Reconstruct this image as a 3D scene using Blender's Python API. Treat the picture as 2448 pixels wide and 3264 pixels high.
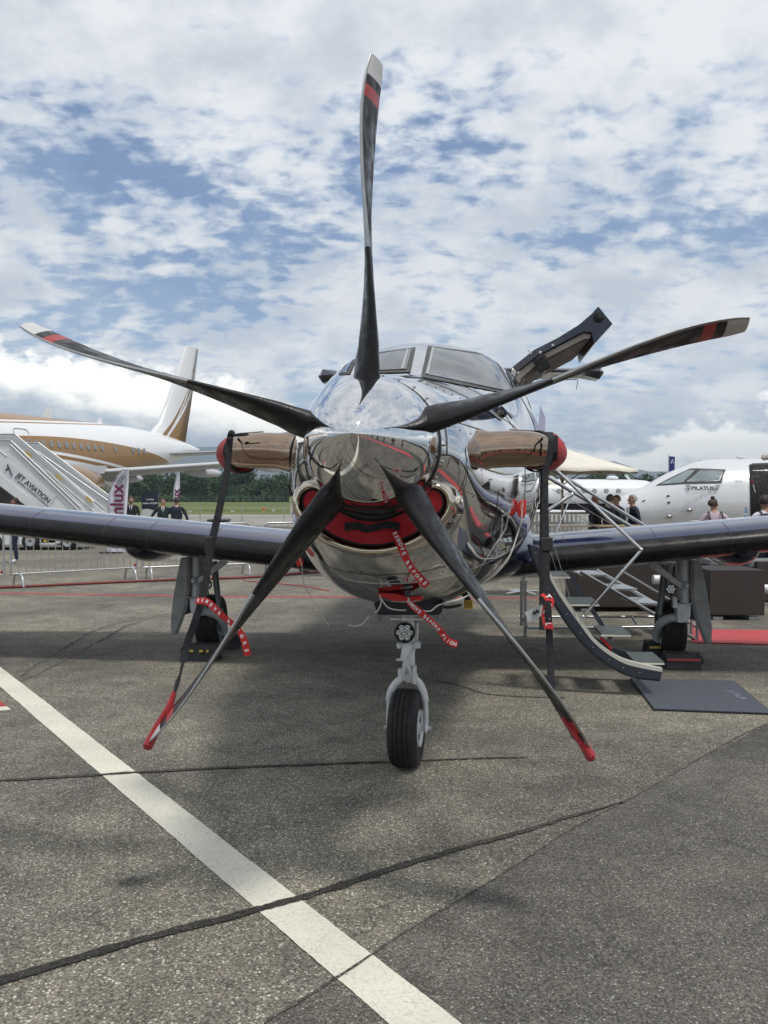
import bpy, bmesh, math, random
from mathutils import Vector, Matrix, noise as mnoise
from mathutils.bvhtree import BVHTree
random.seed(7)
R = math.radians
for o in list(bpy.data.objects): bpy.data.objects.remove(o)
SC = bpy.context.scene
COL = SC.collection
# ---------------------------------------------------------------- camera
CAMH = 1.5; FPX = 2770.0; PITCH = math.atan(42 / FPX)
cd = bpy.data.cameras.new('camera'); cam = bpy.data.objects.new('camera', cd); COL.objects.link(cam)
cam.location = (0, 0, CAMH); cam.rotation_euler = (R(90) - PITCH, 0, 0)
cd.sensor_fit = 'HORIZONTAL'; cd.sensor_width = 36; cd.lens = 36 * FPX / 2448
cd.clip_start = 0.05; cd.clip_end = 40000
SC.camera = cam
# ---------------------------------------------------------------- world
SUN_EL = R(65); SUN_AZ = R(135)      # azimuth clockwise from +Y (the view direction): from behind and right
wd = bpy.data.worlds.new('World'); SC.world = wd; wd.use_nodes = True
nt = wd.node_tree; nt.nodes.clear()
class NG:
    def __init__(s, nt): s.nt = nt
    def n(s, t, **k):
        x = s.nt.nodes.new(t)
        for a, b in k.items():
            if a == 'ins':
                for i, v in b.items(): s.set(x, i, v)
            else: setattr(x, a, b)
        return x
    def set(s, x, i, v):
        if isinstance(v, bpy.types.NodeSocket): s.nt.links.new(v, x.inputs[i])
        else: x.inputs[i].default_value = v
    def m(s, op, a, b=0.0, c=0.0, clamp=False):
        x = s.n('ShaderNodeMath', operation=op, use_clamp=clamp)
        s.set(x, 0, a); s.set(x, 1, b); s.set(x, 2, c)
        return x.outputs[0]
    def v(s, op, a, b=(0, 0, 0)):
        x = s.n('ShaderNodeVectorMath', operation=op); s.set(x, 0, a); s.set(x, 1, b); return x.outputs[0]
    def noise(s, vec, scale, detail=4, rough=.5, dist=0.0, dim='3D'):
        x = s.n('ShaderNodeTexNoise', noise_dimensions=dim)
        s.set(x, 'Vector', vec); x.inputs['Scale'].default_value = scale; x.inputs['Detail'].default_value = detail
        x.inputs['Roughness'].default_value = rough; x.inputs['Distortion'].default_value = dist
        return x.outputs['Fac']
    def ss(s, val, a, b, lo=0.0, hi=1.0):
        x = s.n('ShaderNodeMapRange', interpolation_type='SMOOTHSTEP')
        s.set(x, 0, val); s.set(x, 1, a); s.set(x, 2, b); s.set(x, 3, lo); s.set(x, 4, hi)
        return x.outputs[0]
    def mix(s, f, a, b, mode='MIX'):
        x = s.n('ShaderNodeMix', data_type='RGBA', blend_type=mode)
        s.set(x, 0, f); s.set(x, 6, a); s.set(x, 7, b); return x.outputs[2]
    def xyz(s, vec):
        x = s.n('ShaderNodeSeparateXYZ'); s.set(x, 0, vec); return x.outputs
    def comb(s, a, b, c):
        x = s.n('ShaderNodeCombineXYZ'); s.set(x, 0, a); s.set(x, 1, b); s.set(x, 2, c); return x.outputs[0]
def rgb(r, g, b): return (r, g, b, 1)
g = NG(nt)
SKY = .1
tc = g.n('ShaderNodeTexCoord').outputs['Generated']
d = g.v('NORMALIZE', tc)
X, Y, Z = g.xyz(d)
Zc = g.m('MAXIMUM', Z, 0.0)
sky = g.n('ShaderNodeTexSky', sky_type='NISHITA', sun_disc=False, sun_elevation=SUN_EL, sun_rotation=SUN_AZ,
          altitude=400, air_density=1.15, dust_density=1.6, ozone_density=1.0).outputs[0]
base = g.mix(1.0, sky, rgb(.98, 1.10, 1.30), 'MULTIPLY')
# high broken altocumulus layer on a flat ceiling
den = g.m('ADD', Zc, .30)
q = g.comb(g.m('DIVIDE', X, den), g.m('DIVIDE', Y, den), 0.0)
qw = g.v('ADD', q, (13.7, 4.2, 0))
n_low = g.noise(qw, 1.9, 2, .5)
n_mid = g.noise(qw, 4.2, 3, .55, .4)
n_cell = g.noise(g.v('MULTIPLY', qw, (1.0, 1.25, 1.0)), 16.0, 5, .55, .2)
cov = g.m('ADD', g.m('MULTIPLY', n_low, .95), g.m('ADD', g.m('MULTIPLY', n_mid, .75), g.m('MULTIPLY', n_cell, 1.05)))
cov = g.m('ADD', cov, g.ss(Zc, .33, .46, 0.07, .27))
azc = g.m('ARCTAN2', X, Y)
def blob(a0, z0, wa, wz, amt):
    da = g.m('DIVIDE', g.m('SUBTRACT', azc, a0), wa); dz = g.m('DIVIDE', g.m('SUBTRACT', Z, z0), wz)
    return g.m('MULTIPLY', g.m('EXPONENT', g.m('MULTIPLY', g.m('ADD', g.m('MULTIPLY', da, da), g.m('MULTIPLY', dz, dz)), -1.0)), amt)
for bl in ((-.34, .325, .13, .05, -.24), (.20, .36, .16, .05, -.11), (.02, .235, .25, .03, -.08), (-.33, .12, .16, .06, .16), (.30, .22, .20, .05, .05)): cov = g.m('ADD', cov, blob(*bl))
mask = g.ss(cov, 1.22, 1.46)
thick = g.ss(cov, 1.30, 1.70)
veil = g.ss(g.noise(g.v('MULTIPLY', qw, (1.0, .6, 1)), 2.2, 5, .6, .5), .38, .70, .02, .42)
veil_low = g.ss(Zc, .0, .24, .60, 0.0)
vm = g.m('MAXIMUM', veil, veil_low)
shade = g.noise(g.v('ADD', qw, (.05, .09, 3.0)), 3.4, 6, .6)
ccol = g.mix(g.ss(shade, .36, .60), rgb(6.6, 7.15, 7.9), rgb(10.2, 10.3, 10.5))
ccol = g.mix(g.ss(thick, .0, .8, .2, 1.0), rgb(6.2, 7.2, 8.6), ccol)
c1 = g.mix(vm, base, rgb(5.2, 6.5, 8.0))
c2 = g.mix(g.m('MULTIPLY', mask, .95), c1, ccol)
# cumulus bank along the horizon
az = g.m('ARCTAN2', X, Y)
pe = g.comb(g.m('MULTIPLY', az, 1.0), g.m('MULTIPLY', Z, 1.6), 0.0)
band = g.noise(g.comb(g.m('MULTIPLY', az, 1.0), .0, 5.5), 2.6, 2, .5)
bill = g.noise(g.v('ADD', pe, (0, 0, 2.2)), 9.0, 7, .62)
bill2 = g.noise(g.v('ADD', pe, (3.1, .04, 2.2)), 26.0, 5, .6)
top = g.m('ADD', g.m('MULTIPLY', band, .15), g.m('ADD', g.m('MULTIPLY', bill, .16), .0))
lft = g.ss(az, -.52, .05, .055, -.03)
rgt = g.ss(az, .12, .40, 0.0, .008)
top = g.m('ADD', top, g.m('ADD', g.m('ADD', lft, rgt), -.045))
cm = g.ss(g.m('SUBTRACT', top, Z), -.002, .014)
rel = g.ss(g.m('SUBTRACT', top, Z), .0, .085, 1.0, 0.0)
lit = g.m('ADD', g.m('MULTIPLY', rel, .62), g.m('MULTIPLY', g.m('ADD', bill2, bill), .42))
cuc = g.mix(g.ss(lit, .40, .86), rgb(5.0, 5.9, 7.0), rgb(19.0, 18.4, 16.6))
c3 = g.mix(g.m('MULTIPLY', cm, .92), c2, cuc)
# pale haze right at the horizon and below
c4 = g.mix(g.ss(Z, -.01, .06, .72, 0.0), c3, rgb(4.6, 5.7, 6.9))
gain = g.ss(Z, .0, .26, 1.38, 1.0)
c4 = g.mix(1.0, c4, g.comb(gain, gain, gain), 'MULTIPLY')
bg = g.n('ShaderNodeBackground'); g.set(bg, 0, c4); bg.inputs[1].default_value = SKY
out = g.n('ShaderNodeOutputWorld'); nt.links.new(bg.outputs[0], out.inputs[0])
# ---------------------------------------------------------------- sun
sd = bpy.data.lights.new('sun', 'SUN'); sd.energy = 2.6; sd.angle = R(8.0); sd.color = (1, .955, .88)
sun = bpy.data.objects.new('sun', sd); COL.objects.link(sun)
sv = Vector((math.sin(SUN_AZ) * math.cos(SUN_EL), math.cos(SUN_AZ) * math.cos(SUN_EL), math.sin(SUN_EL)))
sun.location = sv * 60; sun.rotation_euler = sv.to_track_quat('Z', 'Y').to_euler()
vs = SC.view_settings; vs.view_transform = 'Standard'; vs.look = 'None'; vs.gamma = 1; vs.exposure = -0.10; vs.use_curve_mapping = False
SC.cycles.max_bounces = 8; SC.cycles.glossy_bounces = 5; SC.cycles.volume_bounces = 0
SC.cycles.transparent_max_bounces = 12
# ---------------------------------------------------------------- helpers
def W(px, py, dep):
    "point at world depth y=dep that the photograph shows at px,py"
    a = (px - 1224) / FPX; b = (1632 - py) / FPX
    v = Vector((a, math.cos(PITCH) + b * math.sin(PITCH), -math.sin(PITCH) + b * math.cos(PITCH)))
    return Vector((0, 0, CAMH)) + v * (dep / v.y)
def G(px, py, z=0.0):
    a = (px - 1224) / FPX; b = (1632 - py) / FPX
    v = Vector((a, math.cos(PITCH) + b * math.sin(PITCH), -math.sin(PITCH) + b * math.cos(PITCH)))
    t = (z - CAMH) / v.z
    return Vector((0, 0, CAMH)) + v * t
XF = {}
def thing(name, label, cat, loc=(0, 0, 0), rz=0.0, group=None):
    o = bpy.data.objects.new(name, None); COL.objects.link(o)
    o.empty_display_size = .2
    o.location = loc; o.rotation_euler = (0, 0, rz)
    o['label'] = label; o['category'] = cat
    if group: o['group'] = group
    XF[o.name] = Matrix.Translation(loc) @ Matrix.Rotation(rz, 4, 'Z')
    return o
def tag(o, label=None, cat=None, group=None, kind=None):
    if label: o['label'] = label
    if cat: o['category'] = cat
    if group: o['group'] = group
    if kind: o['kind'] = kind
    return o
class MB:
    "collects shapes into one mesh; coordinates are local to the parent unless world=True at build"
    def __init__(s): s.v = []; s.f = []; s.mi = []; s.sm = []
    def add(s, vs, fs, mi=0, smooth=False):
        b = len(s.v); s.v += [Vector(p) for p in vs]
        for f in fs: s.f.append([i + b for i in f]); s.mi.append(mi); s.sm.append(smooth)
        return s
    def box(s, c, size, rot=None, mi=0):
        c = Vector(c); hx, hy, hz = [k / 2 for k in size]
        P = [Vector((x, y, z)) for z in (-hz, hz) for y in (-hy, hy) for x in (-hx, hx)]
        if rot is not None: P = [rot @ p for p in P]
        return s.add([c + p for p in P], [(0, 2, 3, 1), (4, 5, 7, 6), (0, 1, 5, 4), (2, 6, 7, 3), (0, 4, 6, 2), (1, 3, 7, 5)], mi)
    def loft(s, rings, closed=True, cap=True, mi=0, smooth=True):
        n = len(rings[0]); P = [p for r in rings for p in r]; F = []
        for i in range(len(rings) - 1):
            for j in range(n if closed else n - 1):
                k = (j + 1) % n
                F.append((i * n + j, i * n + k, (i + 1) * n + k, (i + 1) * n + j))
        s.add(P, F, mi, smooth)
        if cap and closed:
            s.add(rings[0], [tuple(range(n))[::-1]], mi); s.add(rings[-1], [tuple(range(n))], mi)
        return s
    def tube(s, path, r, n=10, mi=0, cap=True, up=None, flat=None):
        P = [Vector(p) for p in path]; rings = []
        N = len(P); rr = r if isinstance(r, (list, tuple)) else [r] * N
        t0 = (P[1] - P[0]).normalized()
        a = Vector(up) if up is not None else (Vector((0, 0, 1)) if abs(t0.z) < .9 else Vector((0, 1, 0)))
        a = (a - t0 * a.dot(t0)).normalized()
        for i in range(N):
            t = (P[min(i + 1, N - 1)] - P[max(i - 1, 0)]).normalized()
            a = (a - t * a.dot(t)); a = a.normalized() if a.length > 1e-6 else t.orthogonal().normalized()
            b = t.cross(a); fl = flat or 1.0
            rings.append([P[i] + (a * math.cos(k * 2 * math.pi / n) * fl + b * math.sin(k * 2 * math.pi / n)) * rr[i] for k in range(n)])
        return s.loft(rings, True, cap, mi)
    def lathe(s, prof, axis='z', c=(0, 0, 0), n=24, mi=0, M=None, smooth=True):
        c = Vector(c); rings = []
        for (r, h) in prof:
            ring = []
            for k in range(n):
                t = 2 * math.pi * k / n; x, y = r * math.cos(t), r * math.sin(t)
                p = Vector((x, y, h)) if axis == 'z' else (Vector((h, x, y)) if axis == 'x' else Vector((y, h, x)))
                if M is not None: p = M @ p
                ring.append(c + p)
            rings.append(ring)
        return s.loft(rings, True, True, mi, smooth)
    def ball(s, c, r, n=12, m=8, mi=0, M=None):
        r = r if isinstance(r, (tuple, list)) else (r, r, r); c = Vector(c); rings = []
        for i in range(m + 1):
            ph = math.pi * (i / m) ; ph = max(.02, min(math.pi - .02, ph)); ring = []
            for k in range(n):
                t = 2 * math.pi * k / n
                p = Vector((r[0] * math.sin(ph) * math.cos(t), r[1] * math.sin(ph) * math.sin(t), -r[2] * math.cos(ph)))
                if M is not None: p = M @ p
                ring.append(c + p)
            rings.append(ring)
        return s.loft(rings, True, True, mi)
    def prism(s, poly, off, mi=0, smooth=False):
        P = [Vector(p) for p in poly]; off = Vector(off); n = len(P)
        F = [tuple(range(n)), tuple(range(2 * n - 1, n - 1, -1))]
        for i in range(n): j = (i + 1) % n; F.append((j, i, n + i, n + j))
        return s.add(P + [p + off for p in P], F, mi, smooth)
    def ribbon(s, pts, width, th=.002, wdir=(1, 0, 0), mi=0):
        pts = [Vector(p) for p in pts]; rings = []
        for i, p in enumerate(pts):
            t = (pts[min(i + 1, len(pts) - 1)] - pts[max(i - 1, 0)]).normalized()
            w = Vector(wdir[i]) if isinstance(wdir[0], (tuple, Vector, list)) else Vector(wdir)
            w = (w - t * w.dot(t)).normalized(); nn = t.cross(w)
            rings.append([p - w * width / 2 - nn * th / 2, p + w * width / 2 - nn * th / 2, p + w * width / 2 + nn * th / 2, p - w * width / 2 + nn * th / 2])
        return s.loft(rings, True, True, mi, False)
    def build(s, name, mats, parent=None, world=False, base=True, rn=True, bevel=0.0, smooth=None):
        V = s.v
        if world and parent is not None:
            inv = XF[parent.name].inverted(); V = [inv @ p for p in V]
        loc = Vector((0, 0, 0))
        if parent is None and base and V:
            lo = [min(p[k] for p in V) for k in range(3)]; hi = [max(p[k] for p in V) for k in range(3)]
            loc = Vector(((lo[0] + hi[0]) / 2, (lo[1] + hi[1]) / 2, lo[2])); V = [p - loc for p in V]
        me = bpy.data.meshes.new(name); me.from_pydata([tuple(p) for p in V], [], s.f)
        if not isinstance(mats, (list, tuple)): mats = [mats]
        for m in mats: me.materials.append(m)
        me.polygons.foreach_set('material_index', s.mi)
        me.polygons.foreach_set('use_smooth', s.sm if smooth is None else [smooth] * len(s.sm))
        me.update()
        if rn:
            bm = bmesh.new(); bm.from_mesh(me); bmesh.ops.recalc_face_normals(bm, faces=bm.faces); bm.to_mesh(me); bm.free()
        o = bpy.data.objects.new(name, me); COL.objects.link(o); o.location = loc
        if parent is not None: o.parent = parent
        else: XF[o.name] = Matrix.Translation(loc)
        if bevel:
            b = o.modifiers.new('bevel', 'BEVEL'); b.width = bevel; b.segments = 2; b.limit_method = 'ANGLE'
        return o
def copy_tree(o, parent=None):
    c = o.copy(); COL.objects.link(c); c.parent = parent
    for ch in [x for x in COL.objects if x.parent == o]: copy_tree(ch, c)
    return c
def sub(o, parent):
    "make o a sub-part of parent (both were built in the same local frame)"
    o.parent = parent; return o
MATS = {}
def M(name, col, rough=.5, metal=0.0, coat=0.0, var=.10, scale=6.0, bump=0.0, bscale=60.0, rvar=.08, spec=.5, sheen=0.0, alpha=None, trans=0.0, emit=None):
    if name in MATS: return MATS[name]
    m = bpy.data.materials.new(name); m.use_nodes = True; n = m.node_tree; b = n.nodes['Principled BSDF']; h = NG(n)
    tcn = h.n('ShaderNodeTexCoord').outputs['Object']
    no = h.noise(tcn, scale, 5, .6)
    c = h.mix(h.ss(no, .25, .75, 0, 1), rgb(*[k * (1 - var) for k in col]), rgb(*[min(1, k * (1 + var)) for k in col]))
    h.set(b, 'Base Color', c)
    h.set(b, 'Roughness', h.ss(h.noise(tcn, scale * 2.3, 4), .3, .7, max(0, rough - rvar * rough * 2), min(1, rough + rvar * rough * 2)))
    b.inputs['Metallic'].default_value = metal; b.inputs['Coat Weight'].default_value = coat; b.inputs['Coat Roughness'].default_value = .04
    b.inputs['Specular IOR Level'].default_value = spec
    if sheen: b.inputs['Sheen Weight'].default_value = sheen
    if trans: b.inputs['Transmission Weight'].default_value = trans
    if bump:
        bn = h.n('ShaderNodeBump'); bn.inputs['Strength'].default_value = bump; bn.inputs['Distance'].default_value = .01
        h.set(bn, 'Height', h.noise(tcn, bscale, 4, .6)); n.links.new(bn.outputs[0], b.inputs['Normal'])
    MATS[name] = m; return m
def text(body, size, m, origin, xdir, ydir, parent=None, name='lettering', ext=.001, align='CENTER', world=True, shear=0, off=0.0, sx=1.0):
    cu = bpy.data.curves.new('t', 'FONT'); cu.body = body; cu.size = size; cu.extrude = ext; cu.align_x = align; cu.align_y = 'CENTER'
    cu.shear = shear; cu.offset = off; cu.resolution_u = 3
    to = bpy.data.objects.new('t', cu); COL.objects.link(to)
    bpy.context.view_layer.update()
    me = bpy.data.meshes.new_from_object(to.evaluated_get(bpy.context.evaluated_depsgraph_get()))
    bpy.data.objects.remove(to); bpy.data.curves.remove(cu)
    xd = Vector(xdir).normalized(); yd = Vector(ydir); yd = (yd - xd * yd.dot(xd)).normalized(); zd = xd.cross(yd)
    T = Matrix((xd, yd, zd)).transposed().to_4x4(); T.translation = Vector(origin)
    T = T @ Matrix.Diagonal((sx, 1, 1, 1))
    if world and parent is not None: T = XF[parent.name].inverted() @ T
    me.transform(T)
    me.materials.clear(); me.materials.append(m); me.name = name
    o = bpy.data.objects.new(name, me); COL.objects.link(o)
    if parent is not None: o.parent = parent
    return o
# ================================================================ SETTING
def asphalt(name, tone, seed, warm=1.0):
    m = bpy.data.materials.new(name); m.use_nodes = True; n = m.node_tree; b = n.nodes['Principled BSDF']; h = NG(n)
    P = h.n('ShaderNodeNewGeometry').outputs['Position']; P = h.v('ADD', P, (seed, seed * .7, 0))
    vo = h.n('ShaderNodeTexVoronoi', feature='F1'); h.set(vo, 'Vector', P); vo.inputs['Scale'].default_value = 128
    vo2 = h.n('ShaderNodeTexVoronoi', feature='F1'); h.set(vo2, 'Vector', P); vo2.inputs['Scale'].default_value = 230
    r1 = h.xyz(vo.outputs['Color'])[0]; r2 = h.xyz(vo2.outputs['Color'])[1]; r3 = h.xyz(vo.outputs['Color'])[2]
    stone = h.mix(h.ss(r1, .0, 1.0), rgb(.12 * tone, .112 * tone, .092 * tone), rgb(.30 * tone, .277 * tone, .222 * tone))
    stone = h.mix(h.ss(r3, .86, .97), stone, rgb(.62 * tone, .60 * tone, .52 * tone))
    stone2 = h.mix(r2, rgb(.10 * tone, .094 * tone, .08 * tone), rgb(.25 * tone, .23 * tone, .19 * tone))
    stone = h.mix(h.ss(r2, .45, .75), stone, stone2)
    edge = h.ss(vo.outputs['Distance'], .40, .85)
    c = h.mix(edge, stone, rgb(.085 * tone, .080 * tone, .070 * tone))
    big = h.noise(P, .55, 6, .6); mid = h.noise(P, 3.5, 6, .65); mud = h.noise(h.v('MULTIPLY', P, (1.2, .4, 1)), 1.7, 5, .6)
    c = h.mix(1.0, c, h.mix(h.ss(big, .32, .68), rgb(.66, .66, .68), rgb(1.16, 1.14, 1.09)), 'MULTIPLY')
    c = h.mix(1.0, c, h.mix(h.ss(mid, .3, .7), rgb(.78, .78, .78), rgb(1.14, 1.14, 1.14)), 'MULTIPLY')
    c = h.mix(h.ss(h.noise(h.v('MULTIPLY', P, (.9, 1.6, 1)), 4.2, 4, .6), .64, .74, 0, .38), c, rgb(.055 * tone, .052 * tone, .047 * tone))
    c = h.mix(h.ss(mud, .60, .74, 0, .35), c, rgb(.05 * tone, .047 * tone, .043 * tone))
    # oil spots
    sp = h.n('ShaderNodeTexVoronoi', feature='F1'); h.set(sp, 'Vector', h.v('ADD', P, (.3, .1, 0))); sp.inputs['Scale'].default_value = 1.1
    wob = h.m('MULTIPLY', h.noise(P, 18, 4, .6), .10)
    spot = h.ss(h.m('ADD', sp.outputs['Distance'], wob), .085, .115, .55, 0)
    spot = h.m('MULTIPLY', spot, h.ss(h.xyz(sp.outputs['Color'])[0], .62, .64))
    c = h.mix(spot, c, rgb(.03, .028, .026))
    ck = h.n('ShaderNodeTexVoronoi', feature='DISTANCE_TO_EDGE'); wv_ = h.n('ShaderNodeTexNoise'); h.set(wv_, 'Vector', P); wv_.inputs['Scale'].default_value = 3.0; wv_.inputs['Detail'].default_value = 5
    h.set(ck, 'Vector', h.v('ADD', P, h.v('MULTIPLY', wv_.outputs['Color'], (.55, .55, 0)))); ck.inputs['Scale'].default_value = .55
    cr = h.m('MULTIPLY', h.ss(ck.outputs['Distance'], .001, .005, .5, 0.0), h.ss(h.noise(P, .9, 3), .50, .60))
    c = h.mix(cr, c, rgb(.03, .029, .028))
    if tone < .9: c = h.mix(1.0, c, rgb(.97, .98, 1.06), 'MULTIPLY')
    h.set(b, 'Base Color', c); b.inputs['Roughness'].default_value = .88; b.inputs['Specular IOR Level'].default_value = .3
    bn = h.n('ShaderNodeBump'); bn.inputs['Strength'].default_value = .55; bn.inputs['Distance'].default_value = .004
    h.set(bn, 'Height', h.m('SUBTRACT', 1.0, vo.outputs['Distance'])); n.links.new(bn.outputs[0], b.inputs['Normal'])
    return m
m_asph = asphalt('worn_asphalt', 1.05, 3.1); m_asph2 = asphalt('dark_asphalt', .70, 17.3, 1.0)
def sheet(name, poly, z, m, label=None, cat=None, kind=None):
    mb = MB(); mb.add([(x, y, z) for x, y in poly], [tuple(range(len(poly)))])
    o = mb.build(name, m, None, rn=False)
    if o.data.polygons[0].normal.z < 0: o.data.flip_normals()
    return tag(o, label, cat, None, kind)
def field_mat(name, c0, c1, sc, bump=.0):
    m = bpy.data.materials.new(name); m.use_nodes = True; n = m.node_tree; b = n.nodes['Principled BSDF']; h = NG(n)
    P = h.n('ShaderNodeNewGeometry').outputs['Position']
    f = h.noise(h.v('MULTIPLY', P, (.35, 1, 1)), sc, 6, .65)
    f2 = h.noise(P, 2.2, 5, .7)
    c = h.mix(h.ss(f, .3, .7), rgb(*c0), rgb(*c1)); c = h.mix(1.0, c, h.mix(h.ss(f2, .3, .7), rgb(.75, .75, .75), rgb(1.15, 1.15, 1.15)), 'MULTIPLY')
    h.set(b, 'Base Color', c); b.inputs['Roughness'].default_value = .95; b.inputs['Specular IOR Level'].default_value = .2
    return m
m_grass = field_mat('dry_meadow', (.075, .105, .028), (.17, .185, .06), .05)
m_conc = field_mat('pale_concrete', (.25, .24, .215), (.34, .325, .29), .12)
sheet('ground', [(-14000, -14000), (14000, -14000), (14000, 14000), (-14000, 14000)], -.30, m_grass, kind='structure')
sheet('apron', [(-160, -120), (160, -120), (160, 46), (-160, 46)], 0, m_asph, kind='structure')
sheet('taxiway', [(-600, 46), (600, 46), (600, 84), (-600, 84)], 0, m_conc, kind='structure')
sheet('meadow', [(-700, 84), (700, 84), (700, 900), (-700, 900)], -.0, m_grass, kind='structure')
# patch of newer, darker asphalt: edge traced on the ground
edgeC = [(600, 3440), (841, 3264), (1062, 3130), (1180, 3052), (1313, 2956), (1594, 2793), (1830, 2639), (1992, 2557), (2184, 2447), (2448, 2307), (2900, 2130)]
ec = [G(*p) for p in edgeC]
def wob(pts, amp, step=.06, seed=0):
    out = []
    for i in range(len(pts) - 1):
        a, b = pts[i], pts[i + 1]; n = max(1, int((b - a).length / step)); t = (b - a).normalized(); nn = Vector((-t.y, t.x, 0))
        for k in range(n):
            p = a.lerp(b, k / n)
            out.append(p + nn * amp * (mnoise.noise(p * 7 + Vector((seed, 0, 0))) * 1.2 + .8 * mnoise.noise(p * 31 + Vector((seed, 5, 0)))))
    out.append(pts[-1]); return out
def smooth_path(pts, n=6):
    P = [Vector(p) for p in pts]; out = []
    for i in range(len(P) - 1):
        p0 = P[max(i - 1, 0)]; p1 = P[i]; p2 = P[i + 1]; p3 = P[min(i + 2, len(P) - 1)]
        for k in range(n):
            t = k / n; out.append(.5 * ((2 * p1) + (p2 - p0) * t + (2 * p0 - 5 * p1 + 4 * p2 - p3) * t * t + (3 * p1 - p0 - 3 * p2 + p3) * t ** 3))
    out.append(P[-1]); return out
ecw = wob(ec, .012)
last = ec[-1]
patch = [(p.x, p.y) for p in ecw] + [(last.x + 6, last.y - 3), (9, -3), (-2, -3), (-1.2, 1.6)]
m_tar = asphalt('tar_sealant', .30, 5.5)
m_tar2 = asphalt('thin_seam_sealant', .62, 8.5)
sheet('asphalt_patch', patch, .002, m_asph2, kind='structure')
def strip(name, pts, w, z, m, amp=.008, label=None, taper=False, kind='structure'):
    pts = smooth_path(pts, 5); A, B = [], []
    pts2 = []
    for i in range(len(pts) - 1):
        n = max(1, int((pts[i + 1] - pts[i]).length / .018))
        pts2 += [pts[i].lerp(pts[i + 1], k / n) for k in range(n)]
    pts2.append(pts[-1]); N = len(pts2)
    for i, p in enumerate(pts2):
        t = (pts2[min(i + 1, N - 1)] - pts2[max(i - 1, 0)]).normalized(); nn = Vector((-t.y, t.x, 0))
        ww = w * (1 - (i / N) ** 3 * .7 if taper else 1)
        a = ww / 2 + amp * (mnoise.noise(p * 9) + .9 * mnoise.noise(p * 47) + .6 * mnoise.noise(p * 110)); b = ww / 2 + amp * (mnoise.noise(p * 9 + Vector((9, 9, 0))) + .9 * mnoise.noise(p * 51 + Vector((4, 0, 0))) + .6 * mnoise.noise(p * 120))
        c = nn * amp * 2.0 * mnoise.noise(p * 2.1)
        A.append(p + nn * a + c); B.append(p - nn * b + c)
    mb = MB(); z = z / 2; V = [(p.x, p.y, z) for p in A] + [(p.x, p.y, z) for p in B]
    mb.add(V, [(i, i + 1, N + i + 1, N + i) for i in range(N - 1)])
    o = mb.build(name, m, None, rn=False)
    if o.data.polygons[0].normal.z < 0: o.data.flip_normals()
    return tag(o, label, None, None, kind)
# painted markings
def paint(name, c, wear=.5):
    m = bpy.data.materials.new(name); m.use_nodes = True; n = m.node_tree; b = n.nodes['Principled BSDF']; h = NG(n)
    P = h.n('ShaderNodeNewGeometry').outputs['Position']
    f = h.noise(P, 1.8, 5, .6); f2 = h.noise(P, 120, 3, .6); f3 = h.noise(P, 5, 5, .7)
    col = h.mix(h.ss(f, .3, .7), rgb(*[k * .84 for k in c]), rgb(*c))
    col = h.mix(h.m('MULTIPLY', h.ss(f2, .56, .68), h.ss(f3, .45, .68, .12, wear * 1.7)), col, rgb(.10, .095, .085))
    vo = h.n('ShaderNodeTexVoronoi', feature='F1'); h.set(vo, 'Vector', P); vo.inputs['Scale'].default_value = 75
    col = h.mix(h.ss(vo.outputs['Distance'], .5, .85, 0, .35), col, rgb(*[k * .55 for k in c]))
    h.set(b, 'Base Color', col); b.inputs['Roughness'].default_value = .75
    bn = h.n('ShaderNodeBump'); bn.inputs['Strength'].default_value = .35; bn.inputs['Distance'].default_value = .004
    h.set(bn, 'Height', h.m('SUBTRACT', 1.0, vo.outputs['Distance'])); n.links.new(bn.outputs[0], b.inputs['Normal'])
    return m
m_wpaint = paint('white_road_paint', (.74, .71, .60)); m_rpaint = paint('red_road_paint', (.42, .045, .05), .3)
wl = [G(-700, 1990), G(0, 2158), G(680, 2715), G(1350, 3264)]
a0 = (G(0, 2125) + G(0, 2191)) / 2; a1 = (G(1461, 3264) + G(1240, 3264)) / 2; dr = (a1 - a0).normalized()
strip('white_line', [a0 - dr * 7, a0, (a0 + a1) / 2, a1, a1 + dr * 6], .17, .008, m_wpaint, .0022, kind='structure')
strip('tar_seam', [G(-500, 2510), G(0, 2489), G(340, 2470), G(800, 2445), G(1254, 2430), G(1500, 2420), G(1690, 2416)], .036, .012, m_tar, .010, taper=True)
strip('tar_seam', [G(-700, 3330), G(0, 3125), G(398, 3015), G(797, 2912), G(974, 2860), G(1328, 2749), G(1815, 2609), G(1985, 2562)], .046, .012, m_tar, .008, taper=True)
strip('patch_seam', ec[1:], .010, .012, m_tar2, .004)
strip('patch_seam', [G(1200, 2140), G(1440, 2180), G(1560, 2215), G(1800, 2225)], .02, .012, m_tar2, .006)
for pl in ([(0, 2190), (160, 2130), (420, 1990), (560, 1960)], [(60, 2160), (330, 2000), (600, 1950), (700, 1945)], [(300, 1900), (620, 1840), (760, 1810)], [(880, 1860), (930, 1830), (990, 1815)]):
    strip('tyre_mark', [G(*p) for p in pl], .03, .004, m_tar2, .02)
strip('red_line', [G(-300, 1887), G(0, 1891), G(600, 1900), G(1300, 1905), G(1750, 1906), G(2500, 1900)], .14, .004, m_rpaint, .006)
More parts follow.
